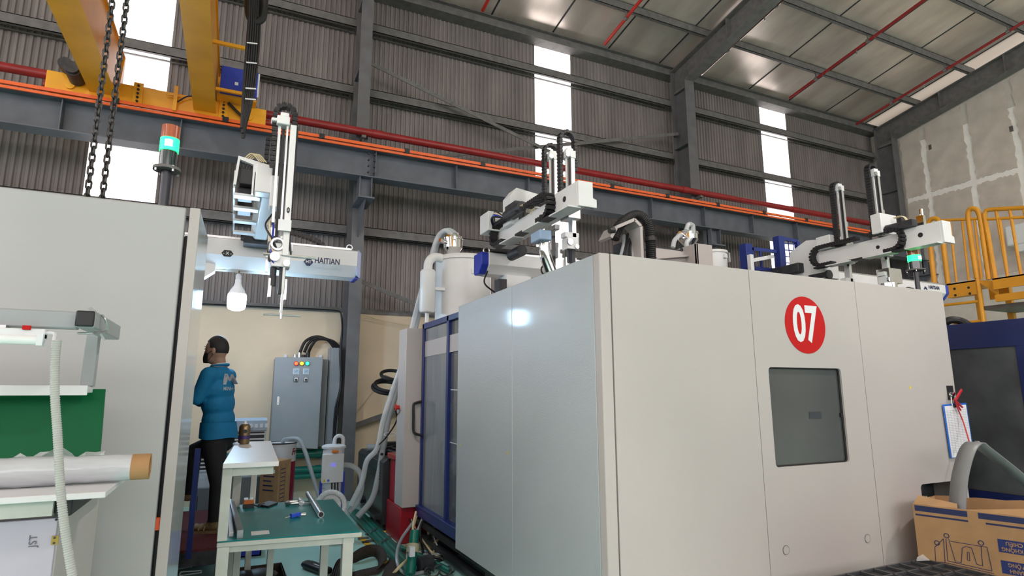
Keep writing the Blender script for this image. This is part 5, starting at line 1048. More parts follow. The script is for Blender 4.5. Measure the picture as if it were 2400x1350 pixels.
# evaporative coolers
def cooler(px0, px1, ptop, Y, label, rot=0):
    a = at(px0, ptop, Y=Y); b = at(px1, ptop, Y=Y); w = b.x-a.x; z = a.z; t = thing('air_cooler', label, 'air cooler', ((a.x+b.x)/2, Y+.2, 0), 'evaporative air coolers')
    m_g = M('cooler_grey', (.17, .18, .19), .5); m_w = M('cooler_white', (.62, .65, .68), .4)
    obj('tank', B(a.x-.02, Y-.02, .06, b.x+.02, Y+.36, z*.48), m_g, t, .015); obj('upper_body', B(a.x, Y+.03, z*.48, b.x, Y+.34, z*.985), m_w, t, .01)
    cp = obj('control_panel', MB().prism([(a.x, Y, z*.88), (a.x, Y-.0, z*.975), (a.x, Y+.06, z), (a.x, Y+.06, z*.88)], (w, 0, 0)), M('panel_bluegrey', (.40, .46, .54), .35), t, .004); obj('knob', MB().cyl((b.x-w*.48, Y-.025, z*.925), (b.x-w*.48, Y, z*.925), .022, 14), m_signwhite, cp)
    for k in range(3): obj('button_mark', B(b.x-w*.36+k*.05, Y-.003, z*.91, b.x-w*.36+k*.05+.03, Y, z*.945), m_signwhite, cp)
    obj('grille_back', B(a.x+.02, Y+.025, z*.66, b.x-.02, Y+.032, z*.87), m_dark, t)
    for k in range(5): obj('louvre', BE((a.x+.01, Y+.02, z*(.67+.045*k)), (b.x-.01, Y+.02, z*(.67+.045*k)), .012, .016), m_signwhite, t)
    for k in range(3): obj('side_slat', BE((a.x, Y+.012, z*(.50+.05*k)), (b.x, Y+.012, z*(.50+.05*k)), .03, .045), m_w, t)
    obj('level_gauge', B(a.x+w*.3, Y-.024, z*.18, a.x+w*.34, Y-.02, z*.38), m_black, t)
    for x in (a.x+.03, b.x-.03):
        for y in (Y+.03, Y+.3): obj('castor', MB().cyl((x-.012, y, .03), (x+.012, y, .03), .03, 12), m_black, t)
    return t
cooler(547, 627, 980, 7.0, 'grey and white air cooler with control knob behind the spray can'); cooler(462, 500, 1040, 7.35, 'low air cooler half hidden behind the legs of the person')
# barrel and carton
bx_ = at(657, 1035, Y=7.25); ba = thing('barrel', 'white and dark red barrel behind the cardboard box', 'barrel', (bx_.x, 7.25, 0)); R0 = .172; zt_ = bx_.z
obj('lower_body', MB().lathe([(R0*.95, 0), (R0, .02), (R0, zt_*.76)], (bx_.x, 7.25, 0), 36), M('barrel_red', (.30, .012, .05), .35), ba); obj('upper_band', MB().lathe([(R0, zt_*.76), (R0*1.005, zt_*.985)], (bx_.x, 7.25, 0), 36), M('barrel_white', (.66, .66, .69), .4), ba); obj('rim', MB().tube(arc((bx_.x, 7.25, zt_*.985), R0, 0, 350, X_, Y_, 36), .008, 8, closed=True), m_dark, ba)
obj('lid', MB().lathe([(0, zt_*.97), (R0*.97, zt_*.97)], (bx_.x, 7.25, 0), 36), m_dark, ba)
tm = text_mesh('Fr', .10, .0004, .003, .9, shear=.25); lp = at(688, 1056, Y=7.12)
for v in tm.vertices:
    ang = .95 + (v.co.x)/R0; v.co = V((R0*1.012*math.sin(ang), -R0*1.012*math.cos(ang), v.co.y))
link('brand_lettering', tm, M('barrel_print_red', (.36, .01, .03), .5), ba, V((bx_.x, 7.25, zt_*.875)))
single('suction_hose', hose([(bx_.x+.02, 7.2, zt_), (bx_.x+.05, 7.15, zt_+.03), at(700, 1030, Y=7.05), at(715, 1058, Y=7.0), at(728, 1100, Y=6.95), at(740, 1138, Y=6.9), at(748, 1165, Y=6.85)], .022, 12), m_hosegrey, 'grey clear hose arching out of the white and red barrel', 'hose')
e0, e1, e2 = at(612, 1078, Y=6.75), at(655, 1082, Y=6.55), at(691, 1078, Y=6.78)
cz = e1.z; cb_ = thing('carton', 'plain brown carton with printed lists beside the barrel', 'box', (e1.x, 6.7, 0))
back = V((e0.x+e2.x-e1.x, e0.y+e2.y-e1.y, 0))
obj('box', MB().prism([(e1.x, e1.y, 0), (e2.x-.035, e2.y, 0), (back.x, back.y, 0), (e0.x, e0.y, 0)], (0, 0, cz)), m_card, cb_, .004); obj('tape', MB().prism([V((e1.x, e1.y, cz)), V((e2.x-.035, e2.y, cz)), V((e2.x-.06, e2.y+.03, cz+.002)), V((e1.x-.02, e1.y+.03, cz+.002))], (0, 0, .001)), m_kraft, cb_)
dl = (V((e1.x, e1.y, 0))-V((e0.x, e0.y, 0))).normalized(); nl = V((dl.y, -dl.x, 0))
for k in range(6):
    o_ = V((e0.x, e0.y, 0))+dl*.05+nl*.001+V((0, 0, cz-.06-k*.045)); obj('printed_line', BE(o_, o_+dl*(.11+.02*(k % 3)), .001, .012), m_print, cb_)
d2_ = (V((e2.x-.035, e2.y, 0))-V((e1.x, e1.y, 0))).normalized(); n2_ = V((d2_.y, -d2_.x, 0))
for k in range(9): o_ = V((e1.x, e1.y, 0))+d2_*(.05+.0*k)+n2_*.001+V((0, 0, cz-.08-k*.04)); obj('printed_line', BE(o_, o_+d2_*.09, .001, .008), m_print, cb_)
for xo in (.04, .15): o_ = V((e1.x, e1.y, 0))+d2_*xo+n2_*.001+V((0, 0, cz-.45)); obj('printed_line', BE(o_, o_+V((0, 0, .42)), .001, .006), m_print, cb_)
# loader control unit on a stand
YU = 6.6; u0, u1 = at(757, 1065, Y=YU), at(804, 1130, Y=YU)
un = thing('vacuum_loader_unit', 'white loader unit with orange latch, handle lid and small display', 'loader', ((u0.x+u1.x)/2, YU+.1, 0)); ucx = (u0.x+u1.x)/2+.02
fp = obj('control_box', B(u0.x, YU, u1.z, u1.x, YU+.06, u0.z), m_signwhite, un, .006); obj('membrane_panel', B(u0.x+.03, YU-.003, u0.z-.16, u1.x-.02, YU, u0.z-.06), M('panel_pale', (.72, .76, .80), .3), fp); obj('display', B(u0.x+.08, YU-.005, u0.z-.13, u0.x+.135, YU-.003, u0.z-.09), emitter('violet_display', (.25, .24, .75), .5), fp)
obj('canister', MB().lathe([(.105, u1.z-.06), (.11, u1.z), (.11, u0.z+.05), (.125, u0.z+.05), (.125, u0.z+.07), (.10, u0.z+.085), (.0, u0.z+.09)], (ucx, YU+.14, 0), 32), m_signwhite, un)
obj('latch', B(ucx-.035, YU-.0, u0.z+.01, ucx+.03, YU+.03, u0.z+.035), M('latch_orange', (.75, .22, .02), .4), un, .004); obj('lid_handle', hose([(ucx+.0, YU+.14, u0.z+.08), (ucx+.01, YU+.14, u0.z+.15), (ucx+.05, YU+.14, u0.z+.175), (ucx+.09, YU+.14, u0.z+.15), (ucx+.095, YU+.14, u0.z+.07)], .020, 10), m_signwhite, un)
wt = V((u0.x+.025, YU-.002, u1.z+.012)); obj('warning_triangle', MB().prism([wt+V((-.018, 0, 0)), wt+V((.018, 0, 0)), wt+V((0, 0, .03))], (0, .002, 0)), M('warning_yellow', (.8, .6, .02), .5), fp); text('warning_mark', '!', .024, m_blackprint, fp, wt+V((0, -.001, .012)), (1, 0, 0), (0, 0, 1), ext=.0002, off=.0006)
obj('round_mark', MB().lathe([(.013, 0), (.013, .001)], wt+V((.042, 0, .013)), 18, (0, 1, 0)), M('mark_blue', (.08, .2, .65), .5), fp)
obj('stand_post', MB().box(u0.x-.01, YU+.05, 0, u0.x+.015, YU+.08, u1.z+.02).box(u1.x, YU+.05, 0, u1.x+.025, YU+.08, u1.z+.1).box(u0.x, YU+.05, .05, u1.x, YU+.08, .08), m_blue, un); obj('motor', MB().lathe([(.09, .12), (.10, .16), (.10, u1.z-.06)], (ucx, YU+.14, 0), 24), m_signwhite, un); obj('motor_foot', B(ucx-.1, YU+.04, 0, ucx+.1, YU+.24, .12), m_dark, un)
for k in range(3): obj('cable', hose([(ucx-.02+k*.03, YU+.03, u1.z+.01), (ucx-.02+k*.03, YU+.0, u1.z-.08), (ucx+.03*k, YU+.02, u1.z-.2), (ucx+.02+.03*k, YU+.05, .12)], .008, 6), m_black, un)
obj('outlet_hose', hose([(ucx+.1, YU+.12, u0.z-.13), at(825, 1092, Y=YU+.05), at(843, 1108, Y=YU+.05), at(848, 1140, Y=YU), at(838, 1175, Y=YU), at(818, 1200, Y=YU)], .028, 12), m_clear, un)
# coiled ribbed duct
cc = at(776, 1185, Y=6.1); co = thing('coiled_duct', 'coil of white ribbed flexible duct behind the teal bench', 'duct', (cc.x, 6.1, 0)); eu = V((.95, -.1, 0)).normalized(); ev = V((0, .35, 1)).normalized()
for k, r in enumerate((.125, .075)): obj('coil', ribbed([p for p in arc(cc+V((0, .02*k, 0)), r, 200, -155, eu, ev, 28)], .026, .011, 10, .14), M('duct_white', (.74, .76, .78), .35), co)
obj('tail', ribbed([cc+eu*.12+ev*-.05, cc+V((.14, .02, -.15)), V((cc.x+.16, 6.14, .05))], .026, .011, 10, .14), _M['duct_white'], co)
# black chillers
def chiller(pn, ptop, dxx, dyy, label, n):
    c = at(*pn, Z=0); z = at(ptop[0], ptop[1], X=c.x).z if False else at(ptop[0], ptop[1], Y=c.y).z
    t = thing('temperature_controller', label, 'controller', (c.x+dxx/2, c.y+dyy/2, 0), 'black temperature controllers'); ch = .04; m_b = M('controller_black', (.028, .030, .034), .35, var=.2, nscale=5)
    pr = [(c.x, c.y, .07), (c.x+dxx, c.y, .07), (c.x+dxx, c.y, z), (c.x+ch, c.y, z), (c.x, c.y, z-ch)]
    b = obj('housing', MB().prism(pr, (0, dyy, 0)), m_b, t, .006)
    for k in range(3): obj('slot', BE((c.x-.001, c.y+.10, z-.16-.03*k), (c.x-.001, c.y+dyy*.75, z-.15-.03*k), .004, .010), m_black, b)
    obj('badge', B(c.x-.004, c.y+.28, z-.36, c.x, c.y+.34, z-.28), m_steel, b); obj('socket_box', B(c.x+.14, c.y-.05, z-.34, c.x+.24, c.y, z-.10), m_black, t, .006); obj('lower_ledge', B(c.x-.06, c.y+.05, .12, c.x, c.y+dyy, .16), m_b, t)
    for x in (c.x+.06, c.x+dxx-.06):
        for y in (c.y+.08, c.y+dyy-.08): obj('castor', MB().cyl((x-.015, y, .035), (x+.015, y, .035), .035, 12).box(x-.02, y-.02, .05, x+.02, y+.02, .08), m_black, t)
    return c, z
c1, z1_ = chiller((893, 1248), (885, 1076), .38, .80, 'nearer black temperature controller with side slots beside the red stand', 0)
c2, z2_ = chiller((858, 1205), (850, 1062), .40, .62, 'farther black temperature controller below the coiled black hose', 1)
tp_ = thing('power_plug', 'grey and red industrial plug lying on the farther black controller', 'plug', (c2.x+.1, c2.y+.2, z2_)); obj('plug_body', MB().cyl((c2.x+.02, c2.y+.2, z2_+.045), (c2.x+.14, c2.y+.18, z2_+.045), .042, 14), m_hosegrey, tp_); obj('plug_ring', MB().cyl((c2.x+.14, c2.y+.18, z2_+.045), (c2.x+.18, c2.y+.175, z2_+.045), .05, 14), m_bright, tp_)
pbx = thing('connector_box', 'black connector box with loose cables on top of the black controllers', 'box', (c2.x+.3, c2.y+.1, z2_)); obj('box', B(c2.x+.2, c2.y+.06, z2_, c2.x+.38, c2.y+.2, z2_+.11), m_black, pbx, .01); obj('white_label', B(c2.x+.2, c2.y+.058, z2_+.03, c2.x+.24, c2.y+.06, z2_+.09), m_signwhite, pbx)
cb2 = thing('cable_heap', 'heap of thick black cables on top of the nearer black controller', 'cable', (c1.x+.2, c1.y+.4, z1_))
for k in range(7): a = rr.uniform(0, 6.28); ctr = V((c1.x+.16+rr.uniform(-.04, .08), c1.y+.35+rr.uniform(-.15, .2), z1_+.02+.012*k)); obj('cable', MB().tube([ctr+V((.12*math.cos(a+i*.5), .16*math.sin(a+i*.5), .012*math.sin(i))) for i in range(9)], .014, 8), m_rubber, cb2)
# black hose coil hanging on the wall behind
hc = at(915, 893, Y=7.6); hco = thing('hose_coil', 'black hose coil hanging beside the cream wall behind the door box', 'hose', (hc.x, 7.6, hc.z-.1))
for k in range(3): obj('loop', MB().tube(arc(hc+V((.03-.03*k, .02*k, (.075, -.055, -.085)[k])), (.15, .19, .185)[k], 0, 348, X_, V((0, .80, .42)), 30), .022, 10, closed=True), m_rubber, hco)
obj('hanger', hose([hc+V((.05, 0, .02)), hc+V((.16, .6, .05)), (hc.x+.2, 8.78, hc.z+.1)], .012, 6), m_galv, hco); obj('tail', hose([hc+V((.15, -.05, -.05)), hc+V((.16, -.08, -.18)), hc+V((.17, -.05, -.35))], .012, 8), m_rubber, hco)
single('stop_button_cable', hose([(1.48, 5.9, 1.25), at(930, 985, Y=6.05), at(905, 1025, Y=6.3), at(880, 1050, Y=6.6), at(868, 1065, Y=6.9)], .008, 6), m_rubber, 'thin black cable sagging from the red stop button to the black controllers', 'cable')
# red stand under the door box
rs = thing('red_pedestal', 'dark red steel pedestal below the door end box of the machine marked 07', 'pedestal', (1.6, 6.2, 0))
xlo = at(936, 1240, Y=5.76).x; xup = at(927, 1110, Y=6.05).x; zup = at(927, 1077, Y=6.05).z
obj('lower_block', B(xlo, 5.76, 0, 1.80, 6.3, .33), m_redbin, rs, .01); obj('upper_block', B(xup, 6.02, .33, 1.72, 6.28, zup), m_redbin, rs, .01); obj('lid', B(xup-.03, 6.0, zup, 1.74, 6.3, zup+.05), m_redpipe, rs, .008)

# ================================================================== FLOOR CLUTTER
def fl(px, py, z=.0): return at(px, py, Z=z)
gpz = thing('cooling_pipe_bundle', 'bundle of green cooling pipes running along the floor towards the machine marked 07', 'pipe', fl(880, 1270))
for k, (a, b) in enumerate((((822, 1196), (960, 1342)), ((835, 1200), (968, 1332)), ((848, 1208), (940, 1298)))): obj('pipe', MB().tube([fl(*a, .05), fl(*b, .05)], .034, 14), m_greenpipe, gpz)
for a, b in (((868, 1247), (884, 1238)), ((892, 1272), (908, 1262))): obj('clip', BE(fl(*a, .085), fl(*b, .085), .02, .006), m_steel, gpz)
s1 = thing('standing_green_pipe', 'upright green pipe with beige coupling under the blue door frame', 'pipe', fl(962, 1345)); b_ = fl(962, 1345, .05); t_ = V((b_.x+.06, b_.y+.12, .33))
obj('pipe', MB().tube([b_, b_.lerp(t_, .5), t_], .036, 14), m_greenpipe, s1); obj('coupling', MB().tube([b_.lerp(t_, .48), b_.lerp(t_, .68)], .05, 16), M('coupling_beige', (.42, .40, .26), .5), s1); obj('valve', MB().box(b_.x-.02, b_.y-.04, .18, b_.x+.02, b_.y-.0, .25), m_signwhite, s1)
s2 = thing('thin_green_pipe', 'thin green pipe crossing the floor under the machine marked 07', 'pipe', fl(980, 1300)); obj('pipe', MB().tube([fl(905, 1268, .04), fl(985, 1303, .04), fl(1055, 1338, .04)], .022, 12), m_greenpipe, s2)
# tangled tubes
ht = thing('hose_tangle', 'tangle of thin beige and grey tubes on the floor under the blue door frame', 'hose', fl(1000, 1300))
rt = random.Random(21); tc_ = [m_tubing, m_hosegrey, m_rubber, m_hosegrey, m_rubber, M('ochre_tube', (.32, .22, .09), .5), m_steel]
starts = [(985, 1205), (1000, 1210), (1015, 1215), (1025, 1225), (978, 1200), (1035, 1232), (1008, 1212), (990, 1208), (1020, 1218)]
for i, (sx_, sy_) in enumerate(starts):
    p0_ = at(sx_, sy_, X=1.72); p0_.z = .36; pts = [p0_, p0_+V((rt.uniform(-.1, .0), rt.uniform(-.1, .1), -.14)), ]
    q = fl(rt.uniform(950, 1040), rt.uniform(1275, 1330), .02); pts.append(q+V((0, 0, rt.uniform(.02, .1))))
    for _ in range(3): q = q+V((rt.uniform(-.16, .14), rt.uniform(-.22, .14), 0)); pts.append(V((q.x, q.y, .02+rt.uniform(0, .05))))
    obj('tube', hose(pts, rt.uniform(.007, .013), 7), tc_[i % 7], ht)
# two conspicuous tubes in front
ht2 = thing('drain_hose', 'pale grey hose looping down in front of the red pedestal', 'hose', fl(940, 1330)); obj('tube', hose([at(965, 1228, Y=5.5), at(940, 1265, Y=5.2), at(930, 1300, Y=4.95), at(935, 1330, Y=4.8), fl(955, 1345, .02), fl(1000, 1340, .02)], .013, 8), m_hosegrey, ht2)
ht3 = thing('air_hose', 'yellowish air tube hanging from the blue door frame to the floor', 'hose', fl(930, 1350)); obj('tube', hose([at(975, 1200, Y=5.6), at(968, 1240, Y=5.4), at(978, 1268, Y=5.1), at(965, 1300, Y=4.9), at(935, 1330, Y=4.7), fl(912, 1356, .015)], .011, 8), m_tubing, ht3)
smt = thing('scrap_motor', 'dark motor lying on the floor among the tubes', 'motor', fl(985, 1322)); obj('casing', MB().cyl(fl(978, 1325, .06), fl(1010, 1318, .06), .06, 14), m_dark, smt); obj('foot', B(fl(985, 1322).x-.08, fl(985, 1322).y-.05, 0, fl(985, 1322).x+.1, fl(985, 1322).y+.05, .05), m_dark, smt)
single('coil_spring_scrap', MB().tube([fl(1030, 1338, .04)+V((.10*math.cos(a*.5)+.02*math.cos(a*3), .08*math.sin(a*.5), .02*math.sin(a*3))) for a in [i*.25 for i in range(70)]], .007, 6), m_dark, 'coil of dark wire on the floor at the foot of the machine marked 07', 'wire')
single('yellow_lead', hose([fl(884, 1238, .02), fl(897, 1246, .01), fl(912, 1243, .02), fl(927, 1236, .03)], .008, 6), M('yellow_cable', (.75, .50, .03), .4), 'yellow cable on the floor in front of the nearer black controller', 'cable')
# hazard strip: separate yellow and black blocks
hz = thing('hazard_strip', 'yellow and black striped rubber strip on the green floor beside the bench', 'strip', fl(870, 1285)); ha, hb_ = fl(838, 1252, .004), fl(905, 1320, .004); m_hy = M('hazard_yellow', (.75, .42, .02), .5)
for i in range(14): obj('stripe_block', BE(ha.lerp(hb_, i/14), ha.lerp(hb_, (i+.98)/14), .055, .008), m_black if i % 2 == 0 else m_hy, hz)
for k, (px, py) in enumerate(((852, 1262), (870, 1267), (905, 1265), (868, 1250), (918, 1255))):
    c = fl(px, py, .01); single('metal_offcut', BE(c+V((-.05, -.01*k, 0)), c+V((.05, .02, 0)), .03, .014), m_galv, ['flat grey offcut lying across the hazard strip', 'grey metal offcut just right of the hazard strip', 'grey metal offcut beyond the green pipes', 'small grey offcut at the far end of the hazard strip', 'small grey offcut near the red pedestal'][k], 'scrap')
# webbing slings
m_web = M('brown_webbing', (.045, .035, .028), .85, var=.25, nscale=50, bump=.5, bscale=160)
def band(pts, w, mat, parent, name='webbing', t=.006): return obj(name, MB().tube(catmull(pts, 8), 1, prof=[(-t, -w), (t, -w), (t, w), (-t, w)]), mat, parent, ang=50)
def ribbon(path, wv, t, mat, parent, name='webbing'):
    """flat belt along a path; wv = half-width vector per point"""
    P_ = catmull(path, 8); W_ = catmull(wv, 8); mb = MB()
    for p, w in zip(P_, W_): mb.v += [p-w, p+w]
    n = len(P_); mb.f = [(2*i, 2*i+1, 2*i+3, 2*i+2) for i in range(n-1)]
    o = obj(name, mb, mat, parent, ang=80); s_ = o.modifiers.new('thick', 'SOLIDIFY'); s_.thickness = t; return o
sl = thing('lifting_sling', 'dark brown webbing lifting sling looped on the green floor', 'sling', fl(880, 1340))
g0 = [(822, 1312), (845, 1298), (872, 1290), (890, 1296), (897, 1318), (880, 1336), (850, 1345), (820, 1356)]
ribbon([fl(a, b, .06 if i in (1, 2, 3, 4) else .03) for i, (a, b) in enumerate(g0)], [V((0, .0, .045)), V((0, .0, .05)), V((.0, 0, .05)), V((.02, 0, .045)), V((.04, .02, .02)), V((.03, .04, .01)), V((.01, .05, .01)), V((0, .05, .01))], .006, m_web, sl)
ribbon([fl(a, b, .03) for a, b in ((815, 1352), (850, 1342), (885, 1334), (915, 1318), (930, 1300))], [V((.0, .05, .01))]*3+[V((.05, .03, .01))]*2, .006, m_web, sl)
ribbon([fl(a, b, .05) for a, b in ((935, 1296), (925, 1318), (915, 1345), (900, 1375))], [V((.07, .02, .01))]*4, .008, m_web, sl)
for k in range(4): ribbon([fl(a, b, .03+.03*k) for a, b in ((770+6*k, 1362), (785+4*k, 1325-k*2), (805, 1322+k*3), (822-k*3, 1356))], [V((.02, .06, .02)), V((.03, .05, .03)), V((.05, .04, .02)), V((.03, .06, 0))], .006, m_web, sl)
kn_ = thing('tool_holster', 'black holster-like tool lying on the floor beside the bench leg', 'tool', fl(738, 1335)); k0, k1 = fl(720, 1322, .03), fl(768, 1340, .03)
obj('body', BE(k0, k1, .10, .05), m_black, kn_, .02); obj('tip', MB().ell(k0, (.05, .05, .028), 12), m_black, kn_); obj('mark', BE(k0.lerp(k1, .3)+V((0, -.03, .026)), k0.lerp(k1, .6)+V((0, -.03, .026)), .012, .002), m_signwhite, kn_)
# crate and dark tray under the bench
c0, c1b = fl(528, 1312), fl(612, 1302); zc = .2
bcr = thing('crate', 'blue plastic crate on the floor under the bench', 'crate', ((c0.x+c1b.x)/2, c0.y+.15, 0)); m_cr = M('crate_blue', (.012, .035, .42), .4)
x0_, x1_, y0_, y1_ = c0.x, c1b.x, c1b.y, c1b.y+.35
obj('wall', B(x0_, y0_, 0, x1_, y0_+.012, zc), m_cr, bcr); obj('wall', B(x0_, y1_-.012, 0, x1_, y1_, zc), m_cr, bcr); obj('wall', B(x0_, y0_, 0, x0_+.012, y1_, zc), m_cr, bcr); obj('wall', B(x1_-.012, y0_, 0, x1_, y1_, zc), m_cr, bcr); obj('bottom', B(x0_, y0_, 0, x1_, y1_, .01), m_cr, bcr); obj('rib', MB().box(x0_-.006, y0_-.008, .05, x1_+.006, y0_, .062).box(x0_-.006, y0_-.008, zc-.02, x1_+.006, y0_, zc), m_cr, bcr)
zq = .30; b0_, b1_ = fl(548, 1338, zq), fl(660, 1318, zq)
ot = thing('open_carton', 'dark stained open carton under the front of the bench', 'box', ((b0_.x+b1_.x)/2, b1_.y-.15, 0)); m_oil = M('oily_card', (.045, .028, .018), .6, var=.4, nscale=12)
X0, X1, Y1 = b0_.x, b1_.x, b1_.y; Y0 = Y1-.34
for a in ((X0, Y0, X1, Y0+.008), (X0, Y1-.008, X1, Y1), (X0, Y0, X0+.008, Y1), (X1-.008, Y0, X1, Y1)): obj('side', B(a[0], a[1], 0, a[2], a[3], zq), m_oil, ot)
obj('bottom', B(X0, Y0, 0, X1, Y1, .01), m_oil, ot); obj('flap', MB().prism([(X1, Y0, zq), (X1, Y1, zq), (X1+.05, Y1, zq-.12), (X1+.05, Y0, zq-.12)], (-.006, 0, 0)), m_oil, ot); obj('oily_rag', MB().ell(((X0+X1)/2, (Y0+Y1)/2, zq-.05), (.13, .12, .07), 12).ell(((X0+X1)/2-.08, (Y0+Y1)/2, zq-.03), (.08, .08, .05), 10), m_rubber, ot)

# ================================================================== RIGHT FOREGROUND
# clipboard on the lock
kx0, kx1 = at(2211, 950, Y=2.43).x, at(2266, 945, Y=2.43).x; kz1, kz0 = at(2240, 946, Y=2.43).z, at(2240, 1072, Y=2.43).z
cbd = thing('clipboard', 'blue clipboard with record sheets tied with red string to the machine marked 07', 'clipboard', ((kx0+kx1)/2, 2.43, kz0))
def rot_pl(mb, a=-2.0):
    c = V(((kx0+kx1)/2, 2.43, kz1)); return mb.xf(Matrix.Translation(c) @ Matrix.Rotation(math.radians(a), 4, 'Y') @ Matrix.Translation(-c))
obj('board', rot_pl(B(kx0, 2.432, kz0, kx1, 2.438, kz1)), M('clip_blue', (.015, .12, .50), .35), cbd, .002); pa_ = obj('sheet', rot_pl(B(kx0+.012, 2.429, kz0+.004, kx1-.016, 2.432, kz1-.012)), M('record_paper', (.72, .72, .75), .7, var=.02), cbd)
for k in range(26): zz = kz1-.045-k*(kz1-kz0-.07)/26; obj('printed_row', rot_pl(B(kx0+.02, 2.4284, zz, kx1-.024, 2.4288, zz+.0016)), M('row_grey', (.32, .32, .38), .7, var=0), pa_)
for k in range(5): xx = kx0+.03+k*.035; obj('printed_column', rot_pl(B(xx, 2.4284, kz0+.02, xx+.0012, 2.4288, kz1-.04)), _M['row_grey'], pa_)
obj('clip', rot_pl(MB().box((kx0+kx1)/2-.03, 2.422, kz1-.025, (kx0+kx1)/2+.03, 2.43, kz1-.008).box((kx0+kx1)/2-.012, 2.425, kz1-.01, (kx0+kx1)/2+.012, 2.43, kz1+.02)), m_black, cbd, .002)
hk_ = at(2229, 925, Y=2.42); obj('hook', MB().tube([hk_, at(2230, 940, Y=2.425), at(2232, 950, Y=2.425)], .004, 6).tube(arc(hk_, .012, 0, 330, X_, Z_, 12), .004, 6), m_chrome, cbd)
m_str = M('red_string', (.45, .02, .03), .5)
obj('string', MB().tube(catmull([at(2253, 912, Y=2.41), at(2240, 935, Y=2.41), at(2244, 955, Y=2.41), at(2258, 990, Y=2.40), at(2273, 1040, Y=2.30)], 6), .0045, 6), m_str, cbd); obj('string', MB().tube(catmull([at(2254, 1054, Y=2.28), at(2262, 1046, Y=2.27), at(2273, 1040, Y=2.26), at(2284, 1048, Y=2.27)], 4), .0045, 6), m_str, cbd)
obj('string_bow', MB().beam(at(2240, 938, Y=2.408), at(2254, 914, Y=2.408), .012, .006).beam(at(2236, 936, Y=2.406), at(2256, 955, Y=2.406), .010, .008).beam(at(2238, 938, Y=2.404), at(2252, 962, Y=2.404), .008, .006), m_str, cbd)
# open carton
A = at(2139, 1180, Y=2.32); zA = A.z; Bq = at(2440, 1216, Z=zA); fd = (Bq-A); fd.z = 0; L_ = fd.length; fd.normalize(); nd = V((fd.y, -fd.x, 0))
if nd.x > 0: nd = -nd                         # outward normal of the printed face (towards the camera)
cbx = thing('open_carton', 'open brown carton with blue bands and upside-down print at the right edge', 'box', (A.x+.3, A.y-.3, 0)); Dp = .42; th = .006
A0 = V((A.x, A.y, 0)); B0 = A0+fd*L_; A1 = A0-nd*Dp; B1 = B0-nd*Dp
top = [0, .004, -.004, .006, 0, -.003, .002]
def wallp(P0, P1, name, z=zA, dz=(0, 0)):
    n = 8; d = (P1-P0); pts = [P0+d*(i/n)+V((0, 0, z+dz[0]+(dz[1]-dz[0])*i/n+.004*math.sin(i*2.3))) for i in range(n+1)]
    o = d.cross(Z_).normalized()*th; return obj(name, MB().prism([P0, P1]+list(reversed(pts)), o), m_card, cbx)
wf = wallp(A0, B0, 'printed_side'); wallp(A0, A1, 'side', dz=(0, .0)); wallp(A1, B1, 'side', dz=(.0, .03)); wallp(B0, B1, 'side'); obj('bottom', MB().prism([A0, B0, B1, A1], (0, 0, .006)), m_card, cbx)
obj('corner_flap', MB().prism([A0+V((0, 0, zA-.01)), A0+fd*.22+V((0, 0, zA)), A0+fd*.2-nd*.08+V((0, 0, zA+.012)), A0-nd*.12+V((0, 0, zA+.03))], (0, 0, .004)), m_card, cbx); obj('inner_flap', MB().prism([A0+fd*.12-nd*.05+V((0, 0, zA-.03)), B0-nd*.05+V((0, 0, zA-.05)), B0-nd*.1+V((0, 0, zA+.03)), A0+fd*.5-nd*.12+V((0, 0, zA+.02))], (0, 0, .004)), m_card, cbx)
fo = nd*.0066
def on_face(u, z): return A0+fd*u+V((0, 0, z))+fo
def strip(u0, u1, z0, z1, mat=m_print, n='printed_band'): return obj(n, MB().prism([on_face(u0, z0), on_face(u1, z0), on_face(u1, z1), on_face(u0, z1)], nd*.0008), mat, wf)
pxu = lambda px, py: (lambda p: (p-A0).dot(fd))(V((0, 0, CAMZ)) + (at(px, py, Y=2)-C0) * ((A0-V((0, 0, CAMZ))).dot(nd)/((at(px, py, Y=2)-C0).dot(nd))))
def pxz(px, py): d = at(px, py, Y=2)-C0; return CAMZ + d.z*((A0-V((0, 0, CAMZ))).dot(nd)/d.dot(nd))
u1, u2 = pxu(2267, 1200), pxu(2292, 1200)
zt1 = pxz(2200, 1190); zb1_ = pxz(2200, 1203)
strip(.01, u1, zb1_, zt1); strip(.01, u1, pxz(2200, 1214), pxz(2200, 1210)); strip(u2, L_-.02, zb1_, zt1); strip(u2+.03, L_-.02, pxz(2200, 1214), pxz(2200, 1210))
def dline(pts, w=.003):
    for (a, b), (c, d) in zip(pts, pts[1:]): obj('drawing_line', BE(on_face(pxu(a, b), pxz(a, b))+nd*.0006, on_face(pxu(c, d), pxz(c, d))+nd*.0006, .001, w, up=nd.cross((on_face(pxu(c, d), pxz(c, d))-on_face(pxu(a, b), pxz(a, b))).normalized())), m_print, wf)
dline([(2192, 1282), (2194, 1316), (2216, 1318), (2212, 1262), (2192, 1282)]); dline([(2218, 1262), (2222, 1314), (2326, 1338), (2314, 1282), (2300, 1280), (2304, 1326)]); dline([(2224, 1262), (2240, 1316), (2254, 1318), (2256, 1284), (2264, 1280), (2278, 1284), (2290, 1322), (2304, 1326)]); dline([(2228, 1268), (2300, 1280)]); dline([(2268, 1294), (2268, 1312), (2274, 1314), (2272, 1294), (2268, 1294)]); dline([(2216, 1318), (2330, 1344)])
for px, py in ((2219, 1255), (2197, 1272), (2300, 1272)): q = on_face(pxu(px, py), pxz(px, py))+nd*.001; obj('drawing_wheel', MB().tube(arc(q, .012, 0, 345, fd, Z_, 14), .0022, 5, closed=True), m_print, wf)
m_blueblk = M('navy_block', (.018, .035, .16), .6, var=.05)
